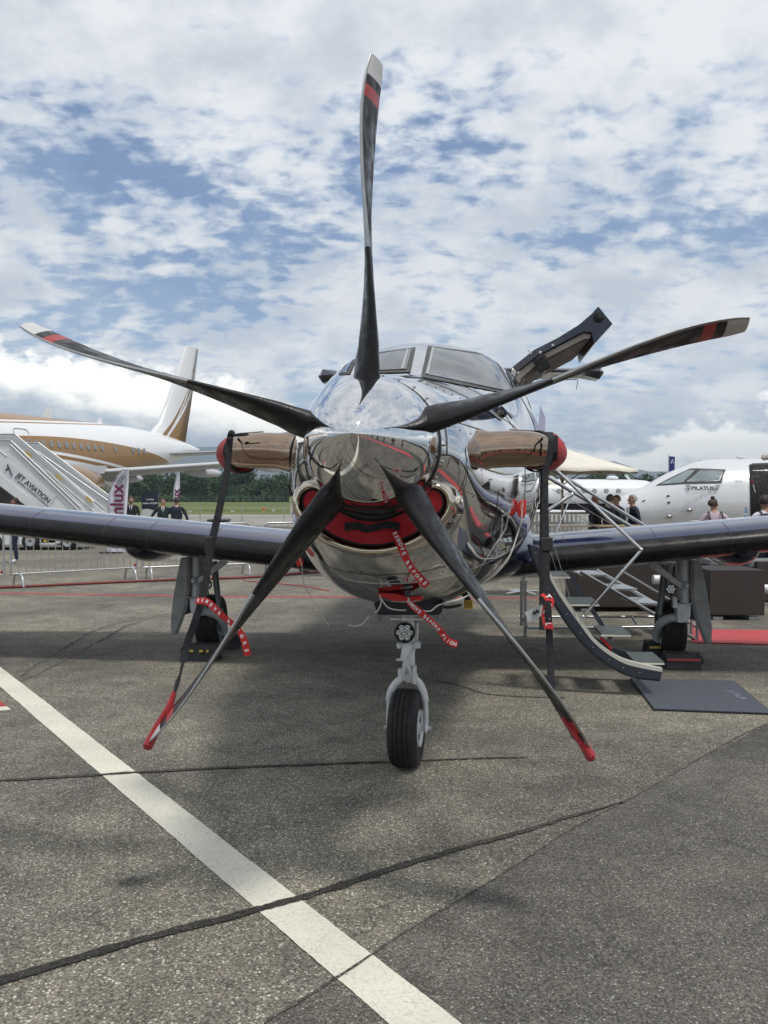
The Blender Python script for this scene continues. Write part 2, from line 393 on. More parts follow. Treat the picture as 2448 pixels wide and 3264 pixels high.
# small corner marking at the left edge of the frame
c0 = G(0, 2236); c1 = G(34, 2262); c2 = G(0, 2270)
mb = MB(); mb.add([(p.x, p.y, .004) for p in (G(-160, 2215), G(0, 2236), G(22, 2252), G(-150, 2262))], [(0, 3, 2, 1)]); mb.build('red_marking', m_rpaint, None, rn=False)['kind'] = 'structure'
mb = MB(); mb.add([(p.x, p.y, .004) for p in (G(-150, 2263), G(22, 2253), G(36, 2264), G(-150, 2280))], [(0, 3, 2, 1)]); mb.build('white_marking', m_wpaint, None, rn=False)['kind'] = 'structure'
# red carpet
m_carpet = M('red_carpet_pile', (.50, .022, .03), .95, var=.12, scale=3, bump=.4, bscale=300, sheen=.3)
mb = MB(); cp = [G(2205, 2008), G(2205, 2050), G(2750, 2066), G(2750, 2016)]
mb.prism([(p.x, p.y, .004) for p in cp], (0, 0, .008)); tag(mb.build('carpet', m_carpet), 'bright red carpet strip laid on the asphalt behind the right main wheel', 'carpet')
# hills
def hills(name, dist, prof, m, x0, x1, n=160, depth=900):
    mb = MB(); rows = []
    for j in range(7):
        row = []
        for i in range(n + 1):
            x = x0 + (x1 - x0) * i / n; u = x / dist
            f = 0
            for k in range(len(prof) - 1):
                if prof[k][0] <= u <= prof[k + 1][0]:
                    t = (u - prof[k][0]) / (prof[k + 1][0] - prof[k][0]); t = t * t * (3 - 2 * t); f = prof[k][1] * (1 - t) + prof[k + 1][1] * t
            hh = max(0, f * dist) * (1 + .10 * mnoise.noise(Vector((x / 500, 0, 0))) + .05 * mnoise.noise(Vector((x / 130, 3, 0))))
            yy = [0, .2, .45, .7, .9, 1.0, 1.5][j]; zz = [0, .22, .52, .80, .95, 1.0, 0][j]
            row.append((x, dist + depth * yy + 120 * mnoise.noise(Vector((x / 400, j, 0))), -1 + hh * (zz + (.06 * mnoise.noise(Vector((x / 200, j * 3.3, 1))) if 0 < j < 5 else 0))))
        rows.append(row)
    mb.loft(rows, closed=False, cap=False)
    o = mb.build(name, m, None, rn=False); tag(o, kind='structure'); return o
m_hill = field_mat('wooded_hillside', (.018, .030, .026), (.028, .042, .032), .004)
hills('hills', 7000, [(-1.2, .02), (-.6, .035), (-.42, .055), (-.30, .062), (-.23, .066), (-.2, .071), (-.12, .05), (.0, .04), (.15, .046), (.24, .054), (.29, .050), (.35, .036), (.45, .028), (.7, .03), (1.2, .02)], m_hill, -8400, 8400)
# woodland
def leaves(mb, c, rad, n, size, rng, mi=0):
    for _ in range(n):
        v = Vector((rng.gauss(0, 1), rng.gauss(0, 1), rng.gauss(0, 1))); v.normalize()
        rr = rng.random() ** .4
        p = Vector((c[0] + v.x * rad[0] * rr, c[1] + v.y * rad[1] * rr, c[2] + v.z * rad[2] * rr))
        a = Vector((rng.uniform(-1, 1), rng.uniform(-1, 1), rng.uniform(-1, 1))).normalized(); b = a.orthogonal().normalized(); s = size * rng.uniform(.6, 1.4)
        b = Matrix.Rotation(rng.uniform(0, 6.3), 3, a) @ b; e = a.cross(b)
        mb.add([p - b * s, p + e * s * .6, p + b * s, p - e * s * .6], [(0, 1, 2, 3)], mi)
m_leaf = [M('leaves_dark', (.022, .045, .018), .9, var=.35, scale=.3), M('leaves_mid', (.035, .075, .026), .9, var=.3, scale=.3), M('leaves_light', (.06, .11, .038), .9, var=.3, scale=.3)]
rng = random.Random(3)
def wood(x0, x1, y, hmin, hmax, n):
    mb = MB()
    for i in range(n):
        x = x0 + (x1 - x0) * (i + rng.random()) / n; yy = y + rng.uniform(0, 26); hh = rng.uniform(hmin, hmax) * (1 + .38 * mnoise.noise(Vector((x / 21, 0, 0))) + .15 * mnoise.noise(Vector((x / 5, 7, 0))))
        mb.tube([(x, yy, -.3), (x, yy, hh * .6)], [.35, .2], 5, 1)
        for k in range(7):
            cz = hh * rng.uniform(.25, .85); r = hh * rng.uniform(.16, .27)
            leaves(mb, (x + rng.uniform(-3, 3), yy + rng.uniform(-3, 3), cz), (r * 1.1, r, min(r, hh - cz + .5)), 95, .62, rng, rng.choice([0, 0, 1, 1, 2]))
    return mb
def under(mb, x0, x1, y, n, hh):
    for i in range(n):
        x = x0 + (x1 - x0) * rng.random(); r = rng.uniform(1.2, hh)
        leaves(mb, (x, y - rng.uniform(0, 6), r * .6), (r * 1.4, r, r), 60, .5, rng, rng.choice([1, 1, 2, 0]))
mbw = wood(-215, -38, 400, 12, 16.5, 85); under(mbw, -215, -38, 400, 130, 3.2)
mbx = wood(70, 215, 430, 12, 16, 55); under(mbx, 70, 215, 430, 60, 3); mbw.v, base_ = mbw.v, len(mbw.v)
mbw.v += mbx.v; mbw.f += [[i + base_ for i in f] for f in mbx.f]; mbw.mi += mbx.mi; mbw.sm += mbx.sm
mbw.box((-126, 415, 4), (180, 10, 8)); mbw.box((142, 445, 4), (145, 10, 8))
tag(mbw.build('woodland', m_leaf, None, rn=False), 'dark green wood standing along the far side of the meadow', 'wood', kind='stuff')
# ================================================================ THE TURBOPROP IN FRONT
H = 1.70; PSI = R(5.8)
ORG = Vector((-.055, 3.06, 0))
chrome = M('polished_chrome', (.71, .71, .71), .022, 1.0, var=.02, rvar=.3, bump=.035, bscale=3.0)
cowlm = M('polished_cowl', (.57, .575, .58), .045, 1.0, var=.02, rvar=.3, bump=.10, bscale=2.2)
bronze = M('heat_tinted_steel', (.38, .275, .20), .05, 1.0, var=.12, scale=1.6, rvar=.3)
gold_lip = M('polished_lip', (.60, .53, .42), .05, 1.0, var=.08, scale=4, bump=.04, bscale=5)
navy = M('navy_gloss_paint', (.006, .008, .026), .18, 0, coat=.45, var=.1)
navy_up = M('navy_metallic_paint', (.010, .014, .06), .14, .1, coat=.7, var=.1)
boot = M('deice_boot_rubber', (.008, .008, .009), .38, 0, var=.35, scale=3, spec=.28, rvar=.25)
blackm = M('black_composite', (.009, .009, .010), .36, 0, var=.3, scale=9, spec=.35, rvar=.3, bump=.14, bscale=180)
greyblade = M('worn_blade_grey', (.020, .019, .020), .45, 0.0, var=.3, scale=7, spec=.35, rvar=.25, bump=.1, bscale=140)
steel = M('blade_edge_nickel', (.36, .36, .355), .34, 1.0, var=.12, scale=14)
bred = M('blade_red_paint', (.33, .02, .018), .4, 0, var=.1); bwhite = M('blade_white_tip', (.50, .50, .49), .45, 0, var=.12, scale=20)
gearw = M('gear_white_enamel', (.62, .635, .64), .35, 0, var=.09, scale=16, coat=.3)
gearg = M('gear_grey_enamel', (.45, .47, .48), .42, 0, var=.14, scale=12)
doorg = M('gear_door_grey', (.20, .21, .21), .40, 0.1, var=.22, scale=6)
rub = M('tyre_rubber', (.014, .014, .015), .72, 0, var=.25, scale=10, bump=.2, bscale=120)
dark = M('dark_void', (.006, .006, .007), .8)
satin = M('oleo_steel', (.70, .70, .70), .12, 1.0)
red_fab = M('red_cover_fabric', (.34, .016, .020), .85, 0, var=.28, scale=14, bump=.7, bscale=160, sheen=.2)
red_dk = M('red_foam_plug', (.34, .010, .018), .85, 0, var=.12, scale=7, bump=.3, bscale=120)
red_rib = M('red_ribbon_fabric', (.52, .020, .018), .7, 0, var=.12, scale=14)
web = M('black_webbing', (.013, .013, .016), .85, 0, var=.2, scale=30, bump=.6, bscale=350)
white_ink = M('white_lettering', (.78, .78, .78), .7, var=.03)
grey_ink = M('dark_grey_lettering', (.05, .055, .065), .6, var=.05)
cordm = M('pale_cord', (.62, .60, .56), .8, var=.1)
hosem = M('dark_hose', (.02, .02, .02), .5)
glassm = M('windscreen_glass', (.035, .042, .047), .02, 0, coat=.0, var=.25, scale=1.2, spec=.9)
framem = M('window_seal', (.045, .043, .042), .55, var=.15)
lensm = M('lamp_lens', (.40, .43, .44), .06, .9, coat=1, var=.4, scale=90)
M('dark_ring', (.03, .03, .032), .35, .5)
cream = M('cream_trim', (.58, .57, .50), .45, var=.06)
taupe = M('taupe_liner', (.12, .095, .08), .7, var=.12); palet = M('pale_liner', (.33, .29, .25), .6, var=.1)
PL_ = thing('turboprop_aircraft', 'polished silver single propeller aircraft with navy wings parked nose towards the viewer', 'airplane', (ORG.x, ORG.y, 0), -PSI)
TX = XF[PL_.name]; TI = TX.inverted()
CAMW = Vector((0, 0, CAMH)); CAML = TI @ CAMW
def PL(px, py, s):
    dl = (TI @ W(px, py, 5.0)) - CAML
    return CAML + dl * ((s - CAML.y) / dl.y)
SECT = [(.15, .243, .243, -.243, 0), (.22, .268, .262, -.29, -.01), (.34, .335, .285, -.42, -.04), (.5, .385, .305, -.52, -.07), (.8, .455, .34, -.62, -.10),
        (1.15, .535, .385, -.70, -.12), (1.5, .61, .43, -.76, -.10), (1.9, .68, .505, -.80, -.08), (2.3, .75, .655, -.83, -.04), (2.7, .805, .79, -.845, 0),
        (3.1, .85, .90, -.855, .03), (3.6, .885, .955, -.86, .05), (4.5, .89, .965, -.86, .05), (8, .89, .965, -.86, .05), (9.5, .72, .95, -.55, .2),
        (11, .45, .90, -.12, .4), (12.5, .22, .85, .3, .6), (13.4, .05, .8, .6, .7)]
def secat(s):
    i = 0
    while i < len(SECT) - 2 and SECT[i + 1][0] < s: i += 1
    p0, p1, p2, p3 = SECT[max(i - 1, 0)], SECT[i], SECT[i + 1], SECT[min(i + 2, len(SECT) - 1)]
    t = min(1, max(0, (s - p1[0]) / (p2[0] - p1[0]))); h = p2[0] - p1[0]; out = []
    for k in range(1, 5):
        m1 = (p2[k] - p0[k]) / max(1e-6, p2[0] - p0[0]) * h; m2 = (p3[k] - p1[k]) / max(1e-6, p3[0] - p1[0]) * h
        out.append((2 * t ** 3 - 3 * t * t + 1) * p1[k] + (t ** 3 - 2 * t * t + t) * m1 + (3 * t * t - 2 * t ** 3) * p2[k] + (t ** 3 - t * t) * m2)
    return out
def ring(s, n=72, grow=0.0):
    w, t, b, zc = secat(s); P = []
    e = 2 / (2.0 + .25 * min(1, max(0, (s - .3) / 1.5)))
    for k in range(n):
        a = 2 * math.pi * k / n; c, sn = math.cos(a), math.sin(a)
        hh = (t - zc) if sn > 0 else (zc - b)
        P.append(Vector(((w + grow) * math.copysign(abs(c) ** e, c), s, H + zc + (hh + grow) * math.copysign(abs(sn) ** e, sn))))
    return P
# fuselage paint: silver above a swept pale stripe, navy below
def fus_mat():
    m = bpy.data.materials.new('silver_and_navy_paint'); m.use_nodes = True; n = m.node_tree; b = n.nodes['Principled BSDF']; h = NG(n)
    P = h.n('ShaderNodeTexCoord').outputs['Object']; x, y, z = h.xyz(P)
    line = h.m('ADD', h.m('MULTIPLY', y, .066), H - .592)
    dlt = h.m('SUBTRACT', z, line)
    silver = h.ss(dlt, -.001, .001); str1 = h.m('MULTIPLY', h.ss(dlt, -.010, -.009), h.m('SUBTRACT', 1.0, silver))
    d2 = h.m('SUBTRACT', dlt, h.m('MULTIPLY', h.m('SUBTRACT', 1.0, h.m('MULTIPLY', y, 1.0)), .05))
    roof = h.ss(z, H + .60, H + .86)
    col = h.mix(silver, rgb(.16, .17, .19), h.mix(roof, rgb(.57, .575, .58), rgb(.56, .57, .58)))
    str1 = h.m('MULTIPLY', str1, 1.0)
    col = h.mix(str1, col, rgb(.62, .62, .60)); h.set(b, 'Base Color', col)
    h.set(b, 'Metallic', h.m('SUBTRACT', 1.0, h.m('MULTIPLY', str1, .9)))
    no = h.noise(P, 2.5, 4); sm = h.noise(h.v('MULTIPLY', P, (1.0, .5, 1.6)), 9.0, 6, .65)
    h.set(b, 'Roughness', h.m('ADD', h.m('MULTIPLY', roof, .26), h.m('ADD', h.ss(no, .3, .7, .03, .06), h.ss(sm, .50, .72, 0.0, .09))))
    b.inputs['Coat Weight'].default_value = .5; b.inputs['Coat Roughness'].default_value = .03
    bn = h.n('ShaderNodeBump'); bn.inputs['Strength'].default_value = .16; bn.inputs['Distance'].default_value = .01
    h.set(bn, 'Height', h.m('ADD', h.noise(P, 1.9, 3, .5), h.m('MULTIPLY', h.noise(P, 7, 2), .12))); n.links.new(bn.outputs[0], b.inputs['Normal'])
    return m
fm = fus_mat()
ss_ = [.15 + .05 * i for i in range(30)] + [1.65 + .1 * i for i in range(25)] + [4.2 + .35 * i for i in range(27)]
mb = MB(); mb.loft([ring(s) for s in ss_])
fus = mb.build('fuselage', fm, PL_)
bmf = bmesh.new(); bmf.from_mesh(fus.data); BV = BVHTree.FromBMesh(bmf); bmf.free()
def hit(px, py, off=.006):
    dl = ((TI @ W(px, py, 5.0)) - CAML).normalized()
    loc, nor, idx, dist = BV.ray_cast(CAML, dl)
    if loc is None:      # just outside the outline: take the nearest skin point
        best = None
        for k in range(60):
            r_ = BV.find_nearest(CAML + dl * (3 + k * .1))
            if r_[0] is not None and (best is None or r_[3] < best[3]): best = r_
        loc, nor = best[0], best[1]
        return loc + nor * off, nor
    if nor.dot(dl) > 0: nor = -nor
    return loc + nor * off, nor
def patch_px(mb, quad, nx=12, ny=8, off=.006, mi=0, th=.004, back=None):
    "conforming patch on the fuselage skin; quad corners are tl,tr,br,bl as seen"
    V = []; q = [Vector((a, b, 0)) for a, b in quad]
    lastp = None
    for j in range(ny + 1):
        for i in range(nx + 1):
            p = (q[0].lerp(q[1], i / nx)).lerp(q[3].lerp(q[2], i / nx), j / ny); r = hit(p.x, p.y, off)
            if r is None: r = (lastp, None)
            lastp = r[0]; V.append(r[0])
    mb.add(V, [(j * (nx + 1) + i, j * (nx + 1) + i + 1, (j + 1) * (nx + 1) + i + 1, (j + 1) * (nx + 1) + i) for j in range(ny) for i in range(nx)], mi, True)
panes = [
    ([(1377, 1111), (1567, 1140), (1632, 1252), (1356, 1196)], [(1364, 1103), (1575, 1132), (1647, 1262), (1341, 1203)], 'right'),
    ([(1182, 1135), (1312, 1116), (1296, 1180), (1150, 1186)], [(1172, 1129), (1325, 1108), (1308, 1188), (1128, 1192)], 'left'),
    ([(1602, 1152), (1628, 1165), (1670, 1245), (1650, 1250)], [(1595, 1145), (1634, 1158), (1680, 1250), (1645, 1256)], 'side'),
    ([(1128, 1149), (1118, 1154), (1085, 1192), (1105, 1190)], [(1136, 1144), (1112, 1149), (1078, 1196), (1116, 1194)], 'side'),
]
for gq, fq, nm in panes:
    mb = MB(); patch_px(mb, fq, 14, 10, .004); fr = mb.build('window_frame', framem, PL_)
    mb = MB(); patch_px(mb, gq, 14, 10, .009); gl = mb.build('window_pane', glassm, PL_)
    if nm in ('right', 'left'):
        a, b, c, d_ = [Vector((p[0], p[1], 0)) for p in gq]
        mb = MB(); w = .035 if nm == 'right' else .06
        if nm == 'right': patch_px(mb, [a, a.lerp(b, w), d_.lerp(c, w), d_] and [(a.x, a.y), (a.lerp(b, w).x, a.lerp(b, w).y), (d_.lerp(c, w).x, d_.lerp(c, w).y), (d_.x, d_.y)], 2, 8, .0115)
        else: patch_px(mb, [(b.lerp(a, w * 2).x, b.lerp(a, w * 2).y), (b.lerp(a, w).x, b.lerp(a, w).y), (c.lerp(d_, w).x, c.lerp(d_, w).y), (c.lerp(d_, w * 2).x, c.lerp(d_, w * 2).y)], 2, 8, .0115)
        mb.build('pane_edge', M('pane_edge_grey', (.30, .32, .32), .3), PL_)
# panel seams: raised/dark joint rings, hatch outlines
def seam(pts, r=.0022, name='panel_seam'):
    MB().tube(pts, r, 5).build(name, framem, PL_)
for s in (.165, 1.72):
    P = ring(s, 72, .001); seam(P + [P[0]], .003 if s < 1 else .0018)
for s in (2.62,):
    P = ring(s, 72, .0015); seam(P[56:] + P[:9], .0018)
def hitpath(pp, off=.002, n=8):
    out = []
    for i in range(len(pp) - 1):
        for k in range(n):
            t = k / n; r = hit(pp[i][0] * (1 - t) + pp[i + 1][0] * t, pp[i][1] * (1 - t) + pp[i + 1][1] * t, off)
            if r: out.append(r[0])
    r = hit(pp[-1][0], pp[-1][1], off)
    if r: out.append(r[0])
    return out
seam(hitpath([(1330, 1340), (1450, 1345), (1600, 1390), (1700, 1440)]), .0015)
seam(hitpath([(1416, 1338), (1424, 1400), (1425, 1450)]), .0015)
# ring of fasteners behind the spinner
def many(name, m, mk, spots, par=None):
    first = None
    for p in spots:
        if first is None: first = mk().build(name, m, par or PL_); first.location = p
        else: q2 = first.copy(); COL.objects.link(q2); q2.location = p
many('fastener', steel, lambda: MB().ball((0, 0, 0), .0055, 6, 4), [(.262 * math.cos(2 * math.pi * k / 26), .195, H + .262 * math.sin(2 * math.pi * k / 26)) for k in range(26)])
seam(hitpath([(1470, 1560), (1560, 1600), (1650, 1620), (1700, 1625)]), .0014)
seam(hitpath([(1300, 1192), (1420, 1235), (1540, 1290), (1640, 1360), (1690, 1420)]), .0014)
seam(hitpath([(1030, 1800), (1100, 1822), (1200, 1834), (1330, 1826), (1420, 1805)]), .0012)
seam(hitpath([(1590, 1560), (1580, 1650), (1560, 1750)]), .0013)
fl_ = []
for (xa, ya, xb, yb, n_) in ((1432, 1360, 1700, 1450, 9), (1475, 1575, 1690, 1632, 8), (1310, 1203, 1520, 1290, 9), (1045, 1812, 1410, 1822, 11)):
    for k in range(n_):
        f_ = k / (n_ - 1); r_ = hit(xa + (xb - xa) * f_, ya + (yb - ya) * f_ + (14 * math.sin(math.pi * f_) if n_ == 11 else 0), .0)
        if r_: fl_.append(r_[0])
many('fastener', MATS['dark_ring'], lambda: MB().ball((0, 0, 0), .0035, 6, 4), fl_)
# small dark NACA inlets on the cowl side
for q in ([(1569, 1525), (1560, 1528), (1558, 1563), (1536, 1552)], [(897 + 20, 1545), (921, 1548), (934, 1580), (917, 1585)]):
    mb = MB(); patch_px(mb, q, 3, 3, .004); mb.build('air_inlet', dark, PL_)
mb = MB(); patch_px(mb, [(1541, 1300), (1562, 1303), (1603, 1342), (1590, 1338)], 4, 4, .004); mb.build('upper_vent', M('vent_grey', (.10, .10, .11), .5), PL_)
mb = MB(); patch_px(mb, [(1614, 1313), (1622, 1315), (1636, 1333), (1630, 1333)], 3, 3, .004); mb.build('upper_vent', MATS['vent_grey'], PL_)
MB().lathe([(.236, .150), (.246, .153), (.249, .160), (.247, .17)], 'y', (0, 0, H), 72).build('backplate_ring', M('dark_ring', (.03, .03, .032), .35, .5), PL_)
# spinner
prof = [(.0005, -.425), (.035, -.408), (.075, -.368), (.115, -.31), (.152, -.24), (.185, -.16), (.213, -.08), (.231, 0), (.241, .08), (.243, .148), (.236, .152)]
pr2 = []
for i in range(len(prof) - 1):
    p0, p1, p2, p3 = prof[max(i - 1, 0)], prof[i], prof[i + 1], prof[min(i + 2, len(prof) - 1)]
    for k in range(4):
        t = k / 4; pr2.append(tuple(.5 * ((2 * p1[j]) + (p2[j] - p0[j]) * t + (2 * p0[j] - 5 * p1[j] + 4 * p2[j] - p3[j]) * t * t + (3 * p1[j] - p0[j] - 3 * p2[j] + p3[j]) * t ** 3) for j in range(2)))
pr2.append(prof[-1])
MB().lathe([(max(r, .0004), h) for r, h in pr2], 'y', (0, 0, H), 96).build('spinner', chrome, PL_)
# propeller blades
def lerp_tab(tab, x):
    if x <= tab[0][0]: return tab[0][1:]
    if x >= tab[-1][0]: return tab[-1][1:]
    i = 0
    while tab[i + 1][0] < x: i += 1
    p0, p1, p2, p3 = tab[max(i - 1, 0)], tab[i], tab[i + 1], tab[min(i + 2, len(tab) - 1)]
    h = p2[0] - p1[0]; t = (x - p1[0]) / h; out = []
    for k in range(1, len(p1)):
        m1 = (p2[k] - p0[k]) / (p2[0] - p0[0]) * h; m2 = (p3[k] - p1[k]) / (p3[0] - p1[0]) * h
        out.append((2 * t ** 3 - 3 * t * t + 1) * p1[k] + (t ** 3 - 2 * t * t + t) * m1 + (3 * t * t - 2 * t ** 3) * p2[k] + (t ** 3 - t * t) * m2)
    return out
BT = [(.15, .105, .100, -36, 0), (.24, .130, .082, -33, 0), (.34, .150, .056, -27, -.002), (.48, .172, .036, -17, -.008), (.69, .182, .024, -6, -.020), (.9, .178, .019, 5, -.026),
      (1.1, .165, .015, 13, -.020), (1.22, .146, .012, 17, -.006), (1.30, .126, .010, 19, .010), (1.35, .098, .008, 20, .022)]
RR = [.15, .19, .24, .29, .34, .40, .48, .56, .62, .66, .662, .72, .80, .88, .96, 1.04, 1.10, 1.15, 1.188, 1.19, 1.233, 1.235, 1.27, 1.272, 1.30, 1.32, 1.336, 1.35]
def blade(phi, label):
    e = Vector((math.sin(phi), 0, math.cos(phi))); t = Vector((math.cos(phi), 0, -math.sin(phi))); sv_ = Vector((0, 1, 0)); n = 24; rings = []
    for r in RR:
        ch, th, a, off = lerp_tab(BT, r); a = R(a); c = sv_ * math.cos(a) + t * math.sin(a); nn = c.cross(e)
        P = []
        for k in range(n):
            w = 2 * math.pi * k / n; xx = .5 - .5 * math.cos(w)
            yy = .5 * th * math.copysign(abs(math.sin(w)) ** (.9), math.sin(w)) * (1.25 * (1 - xx) ** .25 if r > .3 else 1.0) * (1 if r < .3 else 1.0)
            camb = .02 * ch * math.sin(math.pi * xx)
            P.append(Vector((0, 0, H)) + e * r + c * ((xx - .36) * ch + off) + nn * (yy + camb) + t * off * .35)
        rings.append(P)
    mb = MB(); mb.loft(rings, cap=True)
    nr = len(RR) - 1
    for i in range(nr):
        rm = (RR[i] + RR[i + 1]) / 2
        for k in range(n):
            m_ = 0 if rm < .661 else 1
            if rm > 1.271: m_ = 3
            elif 1.2345 > rm > 1.189: m_ = 2
            elif rm > 1.2345: m_ = 0
            xx = .5 - .5 * math.cos(2 * math.pi * (k + .5) / n)
            if rm > .661 and xx < .075: m_ = 4
            mb.mi[i * n + k] = m_
    return mb.build('propeller_blade', [blackm, greyblade, bred, bwhite, steel], PL_)
for k in range(5): blade(R(72 * k + .3), '')
# exhaust stacks
for sd_ in (1, -1):
    path = smooth_path([(sd_ * .235, .60, H - .02), (sd_ * .355, .655, H + .0), (sd_ * .46, .70, H + .01), (sd_ * .56, .75, H + .015), (sd_ * .63, .82, H + .015), (sd_ * .665, .90, H + .01)], 5)
    if sd_ < 0: path = [Vector((p_.x * 1.06, p_.y, p_.z)) for p_ in path]
    rr = [.110 - .034 * min(1, (max(0, i - 4) / 5.0)) ** .6 for i in range(len(path))]
    mb = MB(); mb.tube(path[4:], rr[4:], 28, up=(0, 0, 1), flat=1.04); st = mb.build('exhaust_stack', bronze, PL_)
    tg = (path[6] - path[4]).normalized(); rot = tg.to_track_quat('Z', 'Y').to_matrix()
    mb = MB(); mb.lathe([(.090, -.010), (.122, -.008), (.126, -.004), (.122, 0), (.090, .0)], 'z', path[4] + Vector((0, 0, -.010)), 28, M=rot); mb.build('exhaust_seal', dark, PL_)
    mb = MB(); mb.tube([path[4] - tg * .26, path[4] - tg * .14, path[4] - tg * .06, path[4] - tg * .004], [.05, .085, .106, .117], 28, up=(0, 0, 1)); mb.build('stack_fairing', cowlm, PL_)
    mb = MB(); mb.tube([path[13] + Vector((0, -.0, .083)), path[20] + Vector((0, 0, .083))], .003, 5); mb.build('stack_weld', bronze, PL_)
# chin intake: kidney opening with a rolled lip
def kid(half, rc=.325, a0=-40, a1=-140, n=26, m=10):
    P = []
    for i in range(n + 1):
        a = R(a0 + (a1 - a0) * i / n); P.append(((rc + half) * math.cos(a), (rc + half) * math.sin(a)))
    a = R(a1); c = (rc * math.cos(a), rc * math.sin(a))
    for i in range(1, m):
        b = a - math.pi * i / m; P.append((c[0] + half * math.cos(b), c[1] + half * math.sin(b)))
    for i in range(n + 1):
        b = R(a1 + (a0 - a1) * i / n); P.append(((rc - half) * math.cos(b), (rc - half) * math.sin(b)))
    a = R(a0); c = (rc * math.cos(a), rc * math.sin(a))
    for i in range(1, m):
        b = a + math.pi - math.pi * i / m; P.append((c[0] + half * math.cos(b), c[1] + half * math.sin(b)))
    return P
K = []; KX = .90
for (hf, s) in ((.048, .26), (.050, .21), (.055, .192), (.063, .183), (.071, .188), (.078, .205), (.085, .235), (.094, .29), (.106, .40)):
    K.append([Vector((x * KX - .010 + math.copysign(min(1, abs(x) / .2), x) * (hf - .048) * .40, s + .09 * max(0, (abs(x) - .12)), H + z - .004)) for x, z in kid(hf, .328, a0=-40, a1=-140)])
mb = MB(); mb.loft(K, True, False); nk_ = len(K[0])
for i in range(len(K) - 1):
    for k in range(nk_):
        if 38 <= k <= 62 and i < 6: mb.mi[i * nk_ + k] = 1
mb.build('intake_lip', [gold_lip, MATS['dark_ring']], PL_)
mb = MB(); kk = [Vector((x, .30, H + z)) for x, z in kid(.056, .328)]; n_ = len(kk)
top = kk[53 - 17 + 1:]  # not used
def kid_fill(mb, hf, s, rc=.328):
    P = []; n = 26; m = 10; Q = kid(hf, rc); outer = Q[:n + 1]; inner = Q[n + m:n + m + n + 1][::-1]
    V = [Vector((x * KX - .010, s + .09 * max(0, abs(x) - .12), H + z)) for x, z in outer + inner]
    mb.add(V, [(i, i + 1, n + 2 + i, n + 1 + i) for i in range(n)], 0, False)
    e1 = Q[n:n + m + 1]; e2 = Q[n + m + n:] + [Q[0]]
    for E in (e1, e2): mb.add([Vector((x * KX - .010, s + .09 * max(0, abs(x) - .12), H + z)) for x, z in E], [tuple(range(len(E)))])
mb = MB(); kid_fill(mb, .050, .25); mb.build('intake_throat', dark, PL_)
# nose gear
NS = 1.80
ng = MB()
steer = Matrix.Rotation(R(-5), 3, 'Z')
def wheel(parent, c, r, w, rimr, rot=None, side=1, rimmat=None):
    rot = rot or Matrix.Identity(3); c = Vector(c)
    prof = [(rimr, -.40 * w), (rimr + .02, -.46 * w), (r * .80, -.50 * w), (r * .91, -.46 * w), (r * .965, -.36 * w)]
    for g0 in (-.24, -.08, .08, .24):
        prof += [(r * (.992 if abs(g0) < .2 else .985), (g0 - .055) * w), (r * .965, (g0 - .045) * w + .0), (r * .965, (g0 - .02) * w), (r * (.998 if abs(g0) < .2 else .99), (g0 - .01) * w)]
    prof += [(r * .985, .30 * w), (r * .965, .36 * w), (r * .91, .46 * w), (r * .80, .50 * w), (rimr + .02, .46 * w), (rimr, .40 * w)]
    wh = MB().lathe(prof, 'x', c, 56, M=rot).build('tyre', rub, parent)
    rp = [(.001, .075), (.03, .078), (.035, .055), (rimr * .55, .050), (rimr * .62, .044), (rimr * .86, .046), (rimr * .94, .070), (rimr * 1.04, .080), (rimr * 1.02, -.07), (rimr * .9, -.06), (.001, -.05)]
    rm = MB().lathe([(a, b * w / .16) for a, b in rp], 'x', c, 40, M=rot).build('rim', rimmat or gearw, parent)
    return wh, rm
ngear = MB()
wc = Vector((0, NS, .218))
wh, rm = wheel(PL_, wc, .218, .165, .098, steer)
def NP(px, py, s=None): return PL(px, py, NS if s is None else s)
def curvetube(pts, r, m, name, n=10, k=4, par=None, flat=None): return MB().tube(smooth_path(pts, k), r, n, flat=flat).build(name, m, par or PL_)
# fork: two legs and crown
for sgn, pts in ((-1, [(1240, 2320), (1240, 2260), (1244, 2210), (1262, 2178), (1285, 2160)]), (1, [(1357, 2322), (1357, 2262), (1352, 2215), (1338, 2180), (1315, 2158)])):
    P = [NP(*p) for p in pts]; mb = MB(); mb.tube(smooth_path(P, 5), [.015] * 8 + [.021] * (len(smooth_path(P, 5)) - 8), 12); mb.ball(P[0], (.014, .026, .028), 12, 8)
    lg = mb.build('fork_leg', gearw, PL_)
    mb = MB(); c = P[0]; mb.tube([c - Vector((.02 * sgn, 0, 0)), c + Vector((.030 * sgn, 0, 0))], .013, 10); mb.build('axle_nut', gearg, PL_)
mb = MB(); a = NP(1270, 2166); b = NP(1334, 2166); mb.prism([NP(1268, 2190, NS - .03), NP(1280, 2172, NS - .03), NP(1298, 2168, NS - .03), NP(1320, 2172, NS - .03), NP(1338, 2190, NS - .03), NP(1328, 2150, NS - .03), NP(1276, 2150, NS - .03)], (0, .06, 0)); mb.build('fork_crown', gearw, PL_, bevel=.004)
mb = MB(); mb.tube([NP(1307, 2172), NP(1305, 2070)], .030, 16); mb.build('lower_cylinder', gearw, PL_)
for q_, z_ in ((1275, .07), (1322, .10)): MB().box(NP(q_, 2150, NS - .04), (.02, .05, z_)).build('link_lug', gearw, PL_, bevel=.003)
mb = MB(); mb.tube([NP(1306, 2160), NP(1304, 2060)], .019, 14); mb.build('oleo_piston', satin, PL_)
mb = MB(); mb.tube([NP(1304, 2075), NP(1302, 1950)], .036, 16); mb.build('strut', gearw, PL_)
